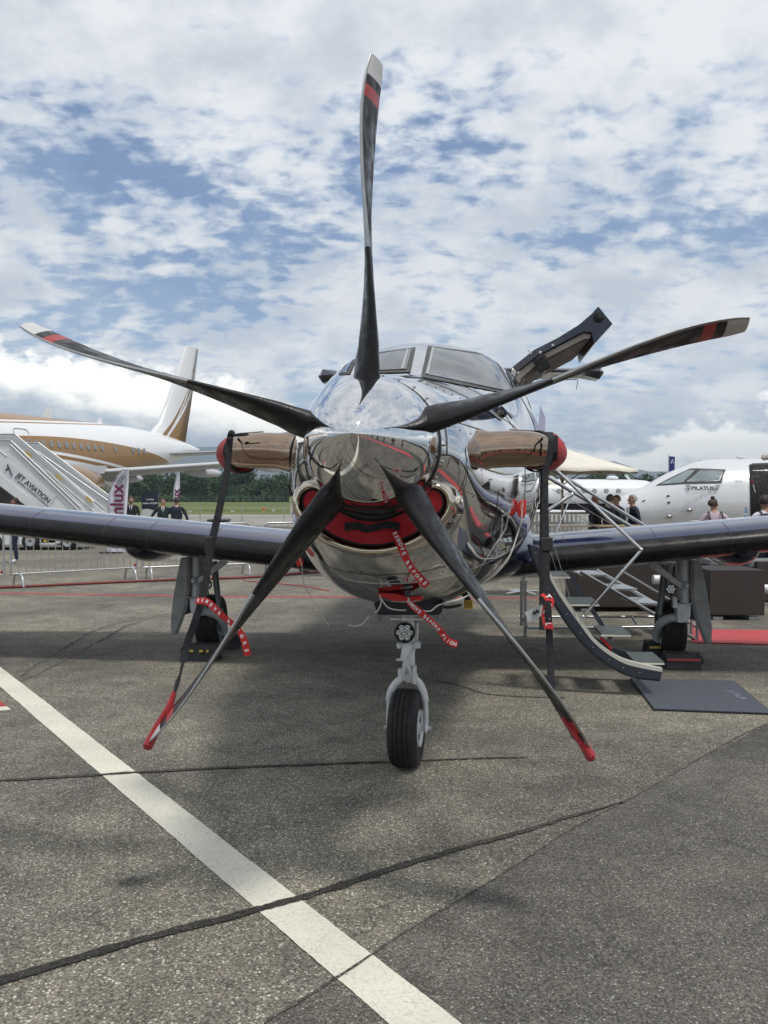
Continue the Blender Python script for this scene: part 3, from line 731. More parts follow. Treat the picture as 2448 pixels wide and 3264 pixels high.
mb = MB(); mb.prism([NP(1282, 2056, NS - .05), NP(1275, 2105, NS - .07), NP(1288, 2108, NS - .07), NP(1318, 2062, NS - .05), NP(1325, 2050, NS - .05)], (0, .014, 0)); mb.build('torque_link', gearw, PL_, bevel=.002)
mb = MB(); mb.prism([NP(1284, 2108, NS - .075), NP(1278, 2165, NS - .05), NP(1290, 2150, NS - .05), NP(1297, 2110, NS - .075)], (0, .014, 0)); mb.prism([NP(1288, 2106, NS - .076), NP(1312, 2160, NS - .05), NP(1322, 2156, NS - .05), NP(1298, 2106, NS - .076)], (0, .014, 0)); mb.build('torque_link', gearw, PL_, bevel=.002)
mb = MB(); mb.tube([NP(1264, 2103, NS - .07), NP(1300, 2103, NS - .07)], .008, 8); mb.tube([NP(1264, 2055, NS - .04), NP(1336, 2057, NS - .04)], .013, 8); mb.box(NP(1330, 2055, NS - .04), (.035, .04, .035)); mb.box(NP(1272, 2057, NS - .04), (.02, .04, .03)); mb.build('hinge_pin', gearw, PL_, bevel=.002)
mb = MB(); mb.tube([NP(1326, 2060), NP(1330, 1985)], .010, 8); mb.tube([NP(1318, 1990), NP(1300, 1965)], .012, 8); mb.build('steering_link', gearw, PL_)
def lamp(parent, c, r, nrm=Vector((0, -1, 0)), pods=7):
    rot = nrm.to_track_quat('Z', 'Y').to_matrix(); c = Vector(c)
    hs = MB().lathe([(.001, -.06), (r * .7, -.055), (r * 1.05, -.02), (r * 1.16, .0), (r * 1.16, .012), (r * .98, .014), (r * .96, .004), (.001, .003)], 'z', c, 28, M=rot).build('landing_light', M('lamp_housing', (.02, .02, .02), .5), parent)
    mb = MB()
    for k in range(pods):
        off = Vector((0, 0, 0)) if k == 0 else Vector((math.cos(k * 2 * math.pi / (pods - 1)), math.sin(k * 2 * math.pi / (pods - 1)), 0)) * r * .62
        mb.lathe([(.001, -.002), (r * .16, .0), (r * .30, .006), (r * .345, .011), (r * .31, .013), (r * .1, .008), (.001, .007)], 'z', c + rot @ off, 12, M=rot)
    ln = mb.build('lamp_lens', lensm, parent); sub(ln, hs)
lamp(PL_, NP(1290, 2016, NS - .10), .050)
mb = MB(); mb.box(NP(1298, 1973, NS - .08), (.185, .02, .010)); mb.build('bay_crossbar', satin, PL_)
mb = MB(); mb.prism([NP(1190, 1922, NS - .22), NP(1202, 1958, NS - .22), NP(1215, 1961, NS - .22), NP(1395, 1961, NS - .22), NP(1408, 1955, NS - .22), NP(1416, 1918, NS - .22), NP(1300, 1915, NS - .22)], (0, .9, .0)); mb.build('bay_fairing', M('bay_navy', (.007, .009, .02), .45), PL_, bevel=.01)
mb = MB(); mb.prism([NP(1201, 1957, NS), NP(1202, 1990, NS), NP(1228, 1960, NS)], (0, .30, 0)); mb.build('nose_gear_door', doorg, PL_)
mb = MB(); mb.prism([NP(1401, 1957, NS), NP(1398, 1990, NS), NP(1375, 1960, NS)], (0, .30, 0)); mb.build('nose_gear_door', doorg, PL_)
mb = MB(); curvetube([NP(1322, 1978), NP(1328, 1990), NP(1318, 2000), NP(1325, 2030)], .004, hosem, 'brake_line', 6)
mb = MB(); mb.tube([NP(1280, 1995, NS - .01), NP(1330, 1975, NS + .15)], .012, 8); mb.build('drag_brace', gearg, PL_)
# wings
def foil(n=22):
    P = []
    xs = [0, .004, .012, .025, .045, .075, .12, .18, .26, .36, .48, .62, .78, .9, 1.0]
    yt = lambda x: 5 * .16 * (.2969 * math.sqrt(x) - .126 * x - .3516 * x * x + .2843 * x ** 3 - .1015 * x ** 4)
    up = [(x, yt(x) * 1.05 + .012 * math.sin(math.pi * x)) for x in xs[::-1]]; lo = [(x, -yt(x) * .95 + .012 * math.sin(math.pi * x)) for x in xs[1:-1]]
    return up + lo, xs
FO, FX = foil()
for sd_ in (1, -1):
    rings = []; us = [.35, .9, 1.4, 1.9, 2.4, 3.0, 3.7, 4.6, 5.6, 6.8, 7.7, 8.0]
    for u in us:
        ch = 2.02 - .115 * u; sle = 4.33 + .020 * u; z = .975 + .099 * (u - .95); tw = 1.0
        rings.append([Vector((sd_ * u, sle + x * ch, z + y * ch * 1.13)) for x, y in FO])
    mb = MB(); mb.loft(rings)
    n = len(FO)
    for i in range(len(us) - 1):
        for k in range(n):
            x0, y0 = FO[k]; x1, y1 = FO[(k + 1) % n]; xm = (x0 + x1) / 2; ym = (y0 + y1) / 2
            mb.mi[i * n + k] = 1 if (xm < (.05 if ym > 0 else .06) and us[i] >= .9) else (0 if ym > 0 else 2)
    wg = mb.build('wing', [navy_up, boot, M('wing_underside_paint', (.008, .009, .016), .25, .0, coat=.25, var=.2, scale=2)], PL_)
    # joint rings of the boot segments
    for u in (1.15, 1.9, 2.5, 2.9, 3.6):
        ch = 2.02 - .115 * u; sle = 4.33 + .02 * u; z = .975 + .099 * (u - .95)
        P = [Vector((sd_ * u, sle + x * ch - .001, z + y * ch * 1.135)) for x, y in FO if x < .20]
        MB().tube(P, .0022, 5).build('boot_joint', framem, PL_)
    # pod under the wing
    MB().ball((sd_ * 2.66, 5.05, 1.085), (.20, .62, .185), 20, 16).build('underwing_pod', navy, PL_)
    MB().lathe([(.001, -.05), (.03, -.03), (.055, .05), (.06, .3)], 'y', (sd_ * 1.2, 4.9, .86), 12).build('flap_fairing', doorg, PL_)
mb = MB(); mb.ball((0, 5.3, H - .66), (1.02, 1.75, .36), 32, 18); mb.build('wing_root_fairing', navy, PL_)
# tail
mb = MB(); mb.loft([[Vector((sg * w, s, z)) for s, w, sg in ((11.1 + o, .0, 1), (11.5 + o, .09, 1), (13.2 + o * .6, .02, 1), (13.2 + o * .6, .02, -1), (11.5 + o, .09, -1))] for z, o in ((2.3, 0), (3.0, .55), (3.72, 1.05))]); mb.build('fin', M('silver_paint', (.42, .43, .44), .3, .6, coat=.5), PL_)
rings = []
for u in [-2.3, -2.2, -1.3, 0, 1.3, 2.4, 2.5]:
    ch = 1.42 - .16 * abs(u); sle = 12.2 + .10 * abs(u); tt = .75 if u not in (-2.3, 2.5) else .2
    rings.append([Vector((u, sle + x * ch, 3.74 + y * ch * tt)) for x, y in FO])
mb = MB(); mb.loft(rings)
n = len(FO)
for i in range(6):
    for k in range(n):
        if (FO[k][0] + FO[(k + 1) % n][0]) / 2 < .05: mb.mi[i * n + k] = 1
mb.build('tailplane', [M('tailplane_paint', (.20, .21, .21), .35, .2, coat=.4), navy], PL_)
for sd_ in (1, -1):
    mb = MB(); mb.loft([[Vector((sd_ * 2.20 + .12, s, 3.72 + z)) for s, z in ((12.35, 0), (12.5, .09), (13.0, .06), (13.0, -.05), (12.5, -.06))], [Vector((sd_ * 2.46 + .12, s + .05, 3.72 + z)) for s, z in ((12.35, 0), (12.5, .13), (13.0, .10), (13.0, -.09), (12.5, -.12))], [Vector((sd_ * 2.53 + .12, s + .1, 3.72 + z)) for s, z in ((12.4, 0), (12.5, .03), (12.9, .03), (12.9, -.03), (12.5, -.03))]], smooth=False); mb.build('horn_balance', navy, PL_)
    for u in (1.6, 2.3): MB().tube([(sd_ * u, 13.3, 3.70), (sd_ * u, 13.55, 3.55)], .006, 4).build('static_wick', dark, PL_)
for u in (.5, 1.2, 1.9):
    mb = MB(); mb.tube([(u, 13.05, 3.665), (u + .35, 13.03, 3.665)], .008, 5); mb.build('elevator_hinge', framem, PL_)
# open cargo door, swung up over the rear cabin
S0 = 6.35
oc = [(1633, 1170), (1702, 1115), (1779, 1076), (1845, 1035), (1886, 1000), (1907, 976), (1953, 1032), (1927, 1060), (1893, 1098), (1886, 1060), (1860, 1058), (1785, 1097), (1715, 1133), (1648, 1186)]
P = [PL(x, y, S0) for x, y in oc]
MB().prism(P, (0, 1.30, 0)).build('cargo_door', navy, PL_, bevel=.006)
inn = [(1650, 1188), (1716, 1136), (1786, 1101), (1860, 1062), (1884, 1066), (1880, 1078), (1862, 1080), (1790, 1117), (1722, 1152), (1662, 1204)]
MB().prism([PL(x, y, S0 + .05) for x, y in inn], (0, 1.18, 0)).build('door_rim_liner', palet, PL_)
inn2 = [(1664, 1200), (1724, 1150), (1792, 1116), (1862, 1082), (1874, 1084), (1862, 1096), (1795, 1132), (1730, 1166), (1672, 1214)]
MB().prism([PL(x, y, S0 + .10) for x, y in inn2], (0, 1.08, 0)).build('door_trim_panel', taupe, PL_)
c = PL(1908, 1012, S0 - .004); MB().lathe([(.001, -.004), (.052, -.003), (.056, .004)], 'y', c, 24).build('door_port_hole', dark, PL_)
MB().box(PL(1728, 1160, S0 + .02), (.13, .10, .15), Matrix.Rotation(R(-28), 3, 'Y')).build('latch_box', dark, PL_, bevel=.01)
mb = MB(); mb.tube([PL(1683, 1116, S0), PL(1695, 1128, S0)], .007, 6); mb.ball(PL(1722, 1124, S0 - .01), .018, 8, 6); mb.ball(PL(1762, 1101, S0 - .01), .016, 8, 6); mb.build('door_latch', gearg, PL_)
mb = MB(); mb.tube([PL(1655, 1170, S0 + .05), PL(1652, 1190, S0)], .007, 6); mb.tube([PL(1748, 1160, S0 + .4), PL(1725, 1205, S0 + .4)], .012, 6); mb.build('door_strut', cream, PL_)
# main gear
def gearpts(px, py, s, sd_):
    p = PL(px, py, s)
    return p if sd_ > 0 else Vector((-p.x, p.y, p.z))
for sd_ in (1, -1):
    A = lambda x, y, s=5.15: gearpts(x, y, s, sd_)
    MB().tube([A(2183, 1782), A(2182, 1850), A(2184, 1925)], [.05, .046, .046], 16).build('main_strut', gearg, PL_)
    mb = MB(); mb.ball(A(2185, 1866, 5.08), (.035, .03, .035), 12, 8); mb.lathe([(.001, -.05), (.02, -.05), (.022, -.04)], 'y', A(2185, 1866, 5.08), 10); mb.build('pivot_bolt', gearg, PL_)
    mb = MB(); mb.prism([A(2080, 1792, 5.12), A(2100, 1800, 5.12), A(2160, 1850, 5.08), A(2196, 1868, 5.08), A(2186, 1884, 5.08), A(2150, 1862, 5.08), A(2110, 1835, 5.12), A(2070, 1805, 5.12)], (0, .03, 0)); mb.build('side_brace', gearg, PL_, bevel=.003)
    mb = MB(); mb.prism([A(2155, 1786, 5.2), A(2158, 1826, 5.2), A(2178, 1822, 5.2), A(2192, 1786, 5.2)], (0, .04, 0)); mb.build('trunnion', gearg, PL_, bevel=.003)
    MB().tube([A(2120, 1800, 5.2), A(2108, 1905, 5.2), A(2100, 1960, 5.15)], [.035, .03, .022], 12).build('retract_actuator', M('actuator_grey', (.12, .13, .13), .4), PL_)
    mb = MB(); mb.prism([A(2156, 1925, 5.08), A(2204, 1925, 5.08), A(2202, 1962, 5.08), A(2192, 1985, 5.08), A(2160, 1985, 5.08)], (0, .12, 0)); mb.box(A(2150, 1920, 5.05), (.04, .05, .10)); mb.build('knuckle', gearg, PL_, bevel=.008)
    MB().tube(smooth_path([A(2178, 1972, 5.15), A(2140, 1970, 5.2), A(2105, 1988, 5.3), A(2092, 2020, 5.42), A(2094, 2042, 5.46)], 4), .040, 14).build('trailing_arm', gearg, PL_)
    MB().box(A(2112, 2055, 5.46), (.06, .10, .14)).build('brake_caliper', gearg, PL_, bevel=.01)
    wheel(PL_, (sd_ * 2.25, 5.48, .27), .27, .215, .12, None, rimmat=gearg)
    lamp(PL_, A(2138, 1878, 5.0), .044)
    mb = MB(); q = [(2212, 1785), (2234, 1790), (2250, 1860), (2262, 1930), (2270, 2000), (2269, 2052), (2256, 2050), (2240, 2010), (2222, 1960), (2214, 1900)]
    mb.prism([A(x, y, 5.05) for x, y in q], (-.03 * sd_, .02, 0)); mb.build('main_gear_door', doorg, PL_, bevel=.004)
    mb = MB(); mb.prism([A(x, y, 5.06) for x, y in [(2216, 1790), (2228, 1794), (2246, 1885), (2256, 1960), (2240, 1990), (2226, 1960)]], (-.05 * sd_, .55, 0)); mb.build('main_gear_door', doorg, PL_, bevel=.004)
    mb = MB(); mb.tube([A(2212, 1840), A(2225, 1862)], .005, 5); mb.tube([A(2208, 1875), A(2240, 1900)], .005, 5); mb.tube([A(2180, 1926, 5.04), A(2245, 1918, 5.04)], .005, 5); mb.build('door_link', steel, PL_)
    mb = MB(); mb.tube(smooth_path([A(2150, 1880), A(2138, 1905), A(2142, 1935), A(2118, 1960)], 5), .006, 6); mb.tube(smooth_path([A(2150, 1805), A(2146, 1840), A(2150, 1870)], 5), .012, 6); mb.build('brake_line', hosem, PL_)
# airstair on the port side
SA = 3.70
out_ = [(1683, 1735), (1700, 1790), (1721, 1835), (1769, 1929), (1823, 2010), (1883, 2077), (1962, 2134), (2022, 2160), (2104, 2170)]
inn_ = [(1729, 1745), (1742, 1790), (1757, 1830), (1793, 1893), (1856, 1980), (1901, 2041), (1955, 2083), (2010, 2108), (2112, 2131)]
O = smooth_path([PL(x, y, SA) for x, y in out_], 4); I = smooth_path([PL(x, y, SA) for x, y in inn_], 4)
def beam(A_, B_, dy, m, name, f0=0.0, f1=1.0, bev=.003):
    mb = MB(); rr = [[a.lerp(b, f0), a.lerp(b, f1), a.lerp(b, f1) + Vector((0, dy, 0)), a.lerp(b, f0) + Vector((0, dy, 0))] for a, b in zip(A_, B_)]
    mb.loft(rr, smooth=False); return mb.build(name, m, PL_)
navy2 = M('stair_beam_navy', (.028, .034, .05), .38, .1, coat=.3, var=.12)
beam(O, I, .045, navy2, 'stair_beam', .10, .72); beam(O, I, .06, cream, 'stair_trim', .722, 1.0)
MB().tube([a.lerp(b, .06) + Vector((0, .02, 0)) for a, b in zip(O, I)], .014, 8).build('stair_edge', navy2, PL_)
many('rivet', gearg, lambda: MB().ball((0, 0, 0), .004, 6, 4), [O[i].lerp(I[i], .4) + Vector((0, -.001, 0)) for i in range(2, len(O) - 2, 3)])
o2 = [(1805, 1828), (1930, 2030)]
rb = [PL(1813, 1830, SA + .5), PL(1948, 2036, SA + .5)]
mb = MB(); dd = (rb[1] - rb[0]).normalized(); nn = Vector((dd.z, 0, -dd.x)); mb.prism([rb[0] - nn * .018, rb[0] + nn * .018, rb[1] + nn * .018, rb[1] - nn * .018], (0, .03, 0)); mb.build('stair_beam', navy2, PL_)
rb2 = [(x.x, SA + .52, x.z) for x in O]
mb = MB(); mb.loft([[a + Vector((0, .52, 0)), b + Vector((0, .52, 0)), b + Vector((0, .55, 0)), a + Vector((0, .55, 0))] for a, b in zip(O[14:], I[14:])], smooth=False); mb.build('stair_beam', navy2, PL_)
tread = M('tread_grey', (.10, .115, .12), .5, var=.15, scale=30, bump=.5, bscale=200)
for x0, x1, y in ((2024, 2115, 2116), (1917, 2009, 2027), (1812, 1908, 1930), (1752, 1815, 1842)):
    a = PL(x0, y, SA + .06); b = PL(x1, y, SA + .06)
    st = MB().prism([a, b, b + Vector((0, .42, 0)), a + Vector((0, .42, 0))], (0, 0, .018)).build('step', tread, PL_)
    sub(MB().box(((a.x + b.x) / 2, SA + .055, a.z + .004), (b.x - a.x + .01, .012, .012)).build('step_edge', cream, PL_), st)
def tubes(name, m, lst, par=None, n=8, wld=False):
    mb = MB()
    for pts, r in lst: mb.tube(pts, r, n)
    return mb.build(name, m, par or PL_, world=wld)
Q = lambda x, y, s=SA: PL(x, y, s)
tubes('handrail', satin, [([Q(1762, 1488), Q(2040, 1748)], .0125)])
tubes('handrail', satin, [([Q(2044, 1754), Q(1862, 1960)], .0125)])
for q_ in (Q(2043, 1752), Q(1858, 1966), Q(1822, 1577, SA + .1)): MB().ball(q_, .018, 8, 6).build('rail_joint', satin, PL_)
tubes('rail_brace', satin, [([Q(1718, 1645, SA + .05), Q(1822, 1577, SA + .05)], .014), ([Q(1822, 1577, SA + .1), Q(1762, 1725)], .006)])
tubes('support_cable', steel, [([Q(1764, 1732), Q(1835, 1965)], .003), ([Q(1750, 1745), Q(1800, 1900)], .002)], n=5)
MB().tube([Q(1700, 1720), Q(1722, 1742), Q(1738, 1758)], .006, 6).build('door_cable', hosem, PL_)
tubes('door_seal_strip', cream, [([Q(1733, 1752), Q(1738, 1785)], .008)])
MB().box(Q(1640 + 300, 2075, SA + .03), (.03, .02, .01)).build('stair_catch', red_dk, PL_)
tubes('stair_catch', red_dk, [([Q(1913, 2030, SA + .08), Q(1948, 2068, SA + .08)], .012)])
# distant feather flag, put in as a pale plate beside the cabin
MB().prism([PL(1722, 1292, 3.2), PL(1738, 1330, 3.2), PL(1738, 1372, 3.2), PL(1716, 1372, 3.2)], (0, .02, 0)).build('far_feather_flag', M('pale_lilac_panel', (.45, .46, .62), .5), PL_)
# ---------------------------------------------------------------- covers, plugs, straps
def rel(px, py, s): return TX @ PL(px, py, s)
def flag(name, pts, width, wdir, m, parent, txt=None, size=.03, tdir=1, from_i=0, th=.0015):
    P = smooth_path(pts, 4); mb = MB(); n0 = len(P) - 1; wd0 = Vector(wdir); mb.ribbon(P, width * .86, th, [tuple(Matrix.Rotation(.55 * math.sin(2.4 * math.pi * i / n0 + .4), 3, 'Z') @ wd0) for i in range(n0 + 1)]); o = mb.build(name, m, parent, world=True)
    size *= .84
    if txt:
        L = sum((P[i + 1] - P[i]).length for i in range(len(P) - 1)); n = len(txt); acc = 0; i = 0; pos = []
        for k, chx in enumerate(txt):
            target = L * (k + .7) / (n + .4)
            while i < len(P) - 2 and acc + (P[i + 1] - P[i]).length < target: acc += (P[i + 1] - P[i]).length; i += 1
            t = (P[i + 1] - P[i]).normalized(); p = P[i] + t * (target - acc); w = Vector(wdir); w = (w - t * w.dot(t)).normalized(); nn = t.cross(w)
            tocam = (CAMW - p)
            w = Matrix.Rotation(.55 * math.sin(2.4 * math.pi * (i / n0) + .4), 3, 'Z') @ Vector(wdir); w = (w - t * w.dot(t)).normalized()
            if chx == ' ': continue
            yd = w; nv = t.cross(yd)
            if nv.dot(tocam) < 0: yd = -yd; nv = -nv
            text(chx, size, white_ink, p + nv * (th + .0025), t, yd, parent, name='letter', ext=.0006, off=.0008)
    return o
kt = thing('intake_plug', 'red foam plug with a black strap handle filling the smile shaped chin intake', 'cover', tuple(rel(1190, 1700, .27)), -PSI)
mb = MB(); kid_fill(mb, .049, .196); kid_fill(mb, .049, .235)
mb.v = [TX @ p for p in mb.v]; mb.build('plug_body', red_dk, kt, world=True)
kp = [Vector((x * KX - .010, .196 + .09 * max(0, abs(x) - .12), H + z)) for x, z in kid(.046, .328)]; kp.append(kp[0])
mb = MB(); mb.tube([TX @ p for p in kp], .004, 6); mb.build('piping', web, kt, world=True)
hp = [(1101, 1678), (1140, 1676), (1165, 1686), (1200, 1680), (1240, 1672), (1272, 1680)]
mb = MB(); mb.ribbon(smooth_path([rel(x, y, .19) for x, y in hp], 4), .028, .004, (0, 0, 1)); mb.build('handle', web, kt, world=True)
for x in (1104, 1268): mb = MB(); mb.box(rel(x, 1679, .198), (.012, .02, .03)); mb.build('handle_tab', web, kt, world=True)
flag('streamer', [rel(1255, 1695, .185), rel(1275, 1735, .14), rel(1290, 1770, .12), rel(1310, 1808, .10), rel(1345, 1850, .10), rel(1362, 1868, .10)], .034, (1, -.2, .35), red_rib, kt, 'REMOVE BEFORE', .024)
def restraint(sgn, label, strap_pts, boot_pts, wst):
    base = rel(1745 if sgn > 0 else 735, 1430, .9)
    t = thing('exhaust_cover', label, 'cover', tuple(base), -PSI, 'exhaust covers tied to the propeller')
    # cap over the stack end
    c = Vector(((.690 if sgn > 0 else -.728), .92, H + .010)); ax = Vector((sgn * .66, .62, -.02)).normalized(); rot = ax.to_track_quat('Z', 'Y').to_matrix()
    mb = MB(); prof = [(.081, -.07), (.085, -.06), (.089, -.02), (.089, .005), (.083, .035), (.066, .065), (.040, .085), (.001, .094)]
    mb.lathe(prof, 'z', c, 28, M=rot); mb.v = [TX @ p for p in mb.v]
    for i in range(len(mb.v)): mb.v[i] += Vector((mnoise.noise(mb.v[i] * 9), mnoise.noise(mb.v[i] * 9 + Vector((3, 0, 0))), mnoise.noise(mb.v[i] * 9 + Vector((0, 7, 0))))) * .010
    mb.build('cap', red_fab, t, world=True)
    mb = MB(); ringp = [TX @ (c + rot @ Vector((.091 * math.cos(a * math.pi / 14), .091 * math.sin(a * math.pi / 14), -.052))) for a in range(29)]
    mb.ribbon(ringp, .034, .004, tuple((TX.to_3x3() @ ax))); mb.build('clamp_band', web, t, world=True)
    P = smooth_path(strap_pts, 4); mb = MB(); mb.ribbon(P, wst, .003, (1, .1, .1 * sgn)); mb.build('strap', web, t, world=True)
    bp = smooth_path(boot_pts[0], 4); n_ = len(bp); mb = MB(); mb.tube(bp, [boot_pts[1][0] + (boot_pts[1][1] - boot_pts[1][0]) * i / (n_ - 1) for i in range(n_)], 14, up=(0, 1, 0), flat=1.6); mb.ball(bp[-1], boot_pts[1][1], 10, 8)
    mb.build('blade_tip_sock', red_fab, t, world=True)
    return t
tR = restraint(1, 'red exhaust cap on the right stack, strapped to a red sock on the blade tip',
    [W(1752, 1378, 3.78), W(1757, 1400, 3.70), W(1752, 1450, 3.68), W(1740, 1500, 3.66), W(1738, 1600, 3.6), W(1740, 1720, 3.52), W(1743, 1860, 3.42), W(1750, 2000, 3.32), W(1755, 2120, 3.22), W(1757, 2190, 3.15)],
    ([W(1796, 2284, 3.00), W(1826, 2326, 2.99), W(1856, 2366, 2.98), W(1882, 2410, 2.97)], (.012, .019)), .026)
tL = restraint(-1, 'red exhaust cap on the left stack, strapped to a long red sock',
    [W(738, 1378, 3.9), W(733, 1400, 3.82), W(726, 1480, 3.78), W(710, 1570, 3.72), W(690, 1660, 3.66), W(676, 1720, 3.62), W(664, 1800, 3.56), W(650, 1890, 3.5), W(620, 1985, 3.42), W(597, 2050, 3.36), W(584, 2110, 3.3)],
    ([W(556, 2205, 3.2), W(540, 2250, 3.19), W(505, 2312, 3.17), W(472, 2375, 3.15)], (.009, .019)), .028)
for t, pts in ((tR, [(W(1741, 1735, 3.50), .05, .03, .055)]), (tL, [(W(668, 1738, 3.60), .036, .03, .07)])):
    for c, a, b, e in pts: mb = MB(); mb.box(c, (a, b, e)); mb.build('buckle', hosem, t, world=True, bevel=.004)
mb = MB(); mb.tube([W(584, 2108, 3.3), W(574, 2150, 3.26), W(566, 2175, 3.24), W(557, 2205, 3.2)], [.006, .005, .009, .006], 8); mb.build('cord', web, tL, world=True)
mb = MB(); mb.ball(W(738, 1382, 3.80), .016, 8, 6); mb.tube([W(726, 1390, 3.8), W(736, 1380, 3.8), W(752, 1388, 3.78), W(790, 1384, 3.75)], .006, 6); mb.build('knot', web, tL, world=True)
mb = MB(); mb.ball(W(1757, 2192, 3.14), .013, 8, 6); mb.tube([W(1757, 2190, 3.15), W(1762, 2210, 3.1), W(1775, 2250, 3.07), W(1795, 2295, 3.03)], .005, 6); mb.build('knot', web, tR, world=True)
mb = MB(); mb.ribbon([W(1768, 1388, 3.74), W(1768, 1440, 3.72), W(1764, 1470, 3.74)], .03, .004, (1, .3, 0)); mb.ribbon([W(1730, 1500, 3.70), W(1728, 1700, 3.62), W(1727, 1900, 3.56), W(1727, 2008, 3.52)], .022, .003, (1, .2, 0)); mb.build('loose_strap_end', web, tR, world=True)
mb = MB(); mb.ribbon([W(728, 1500, 3.80), W(700, 1640, 3.72), W(672, 1760, 3.66)], .020, .003, (1, .1, 0)); mb.build('loose_strap_end', web, tL, world=True)
flag('streamer', [W(1733, 1890, 3.40), W(1752, 1915, 3.38), W(1740, 1955, 3.37), W(1750, 2005, 3.30)], .042, (1, 0, .2), red_rib, tR, 'TFEFL', .036)
flag('streamer', [W(625, 1915, 3.47), W(660, 1918, 3.42), W(690, 1945, 3.38), W(720, 1972, 3.35), W(755, 2000, 3.32), W(778, 2040, 3.30), W(790, 2090, 3.29)], .032, (.5, -.2, .8), red_rib, tL, 'REMOVE BEFORE', .022)
mb = MB(); tp = [W(1672, 1952, 3.45), W(1728, 1927, 3.45), W(1736, 1957, 3.45), W(1686, 1984, 3.45)]; mb.prism(tp, (0, .002, 0)); mb.build('paper_tag', M('pale_tag', (.50, .52, .53), .5), tR, world=True)
for x in (1703, 1713): MB().lathe([(.0055, -.001), (.0075, -.001), (.0075, .001), (.0055, .001)], 'y', XF[tR.name].inverted() @ W(x, 1954 - (x - 1703) * .5, 3.446), 14).build('ring_print', grey_ink, tR)
# angle of attack vane covers, static cover under the belly
vt = thing('vane_cover', 'red cover slipped over the vane on the right hand flank, white cord trailing down', 'cover', tuple(rel(1656, 1625, 1.55)), -PSI)
h0 = hit(1650, 1625, .0)[0]; nrm = hit(1650, 1625, 0)[1]; w0 = TX @ h0
sC = h0.y
mb = MB(); mb.prism([rel(1644, 1624, sC - .03), rel(1654, 1598, sC - .03), rel(1674, 1592, sC - .03), rel(1671, 1640, sC - .03), rel(1664, 1654, sC - .03), rel(1652, 1648, sC - .03)], tuple(TX.to_3x3() @ Vector((.01, .03, 0)))); mb.build('sleeve', red_rib, vt, world=True, bevel=.004)
text('OEN', .020, white_ink, rel(1665, 1612, sC - .047), TX.to_3x3() @ Vector((.1, 0, 1)), TX.to_3x3() @ Vector((-1, 0, .1)), vt, 'letter', .0006)
cp_ = [rel(1664, 1625, sC - .06), rel(1661, 1660, sC - .06), rel(1650, 1700, sC - .05), rel(1625, 1770, sC - .10), rel(1580, 1830, sC - .10), rel(1530, 1868, sC - .10), rel(1478, 1905, .85), rel(1400, 1928, .8), rel(1370, 1948, .78), rel(1330, 1940, .75), rel(1300, 1905, .73)]
mb = MB(); mb.tube(smooth_path(cp_, 6), .0038, 6); mb.build('cord', cordm, vt, world=True)
h1 = hit(950, 1770, 0); s1 = h1[0].y if h1 else 1.5
vt2 = thing('vane_cover', 'red cover on the shaded left flank, half hidden behind the lower left blade', 'cover', tuple(rel(950, 1780, s1)), -PSI)
mb = MB(); mb.prism([rel(930, 1755, s1 - .03), rel(945, 1745, s1 - .03), rel(968, 1792, s1 - .03), rel(964, 1804, s1 - .03), rel(948, 1806, s1 - .03)], tuple(TX.to_3x3() @ Vector((-.01, .05, 0)))); mb.build('sleeve', red_rib, vt2, world=True, bevel=.004)
mb = MB(); mb.tube(smooth_path([rel(948, 1770, s1 - .04), rel(962, 1800, s1 - .04), rel(968, 1860, s1), rel(990, 1900, s1 + .1), rel(1030, 1970, s1 + .1), rel(1050, 1992, s1 + .1)], 5), .002, 5); mb.build('cord', cordm, vt2, world=True)
bt = thing('belly_probe_cover', 'red wedge cover with a text streamer strapped under the belly ahead of the nose wheel', 'cover', tuple(rel(1270, 1900, .78)), -PSI)
mb = MB(); mb.prism([rel(1200, 1898, .76), rel(1218, 1889, .76), rel(1262, 1892, .76), rel(1300, 1903, .76), rel(1345, 1903, .76), rel(1345, 1914, .76), rel(1260, 1917, .76)], tuple(TX.to_3x3() @ Vector((0, .08, 0)))); mb.build('wedge', red_rib, bt, world=True, bevel=.003)
mb = MB(); mb.box(rel(1299, 1890, .73), (.025, .03, .03)); mb.build('clip', hosem, bt, world=True)
mb = MB(); mb.ribbon(smooth_path([rel(1228, 1840, .70), rel(1238, 1862, .70), rel(1265, 1872, .70), rel(1300, 1872, .70), rel(1315, 1866, .70), rel(1290, 1848, .70), rel(1268, 1832, .73)], 4), .010, .003, (0, .3, 1)); mb.build('tape', M('grey_tape', (.20, .21, .22), .5), bt, world=True)
mb = MB(); mb.tube(smooth_path([rel(1210, 1895, .74), rel(1215, 1920, .74), rel(1205, 1945, .74), rel(1195, 1953, .74)], 4), .003, 5); mb.tube(smooth_path([rel(1213, 1905, .74), rel(1235, 1935, .74), rel(1265, 1944, .74), rel(1295, 1945, .74)], 4), .003, 5); mb.tube(smooth_path([rel(1175, 1965, .74), rel(1160, 1985, .74), rel(1135, 1996, .74), rel(1110, 1992, .74)], 4), .002, 5); mb.build('cord', cordm, bt, world=True)
flag('streamer', [rel(1300, 1912, .74), rel(1320, 1935, .70), rel(1350, 1960, .68), rel(1395, 2000, .66), rel(1425, 2040, .66), rel(1458, 2056, .66)], .036, (.4, -.3, .8), red_rib, bt, 'REMOVE BEFORE FLIGH', .025)
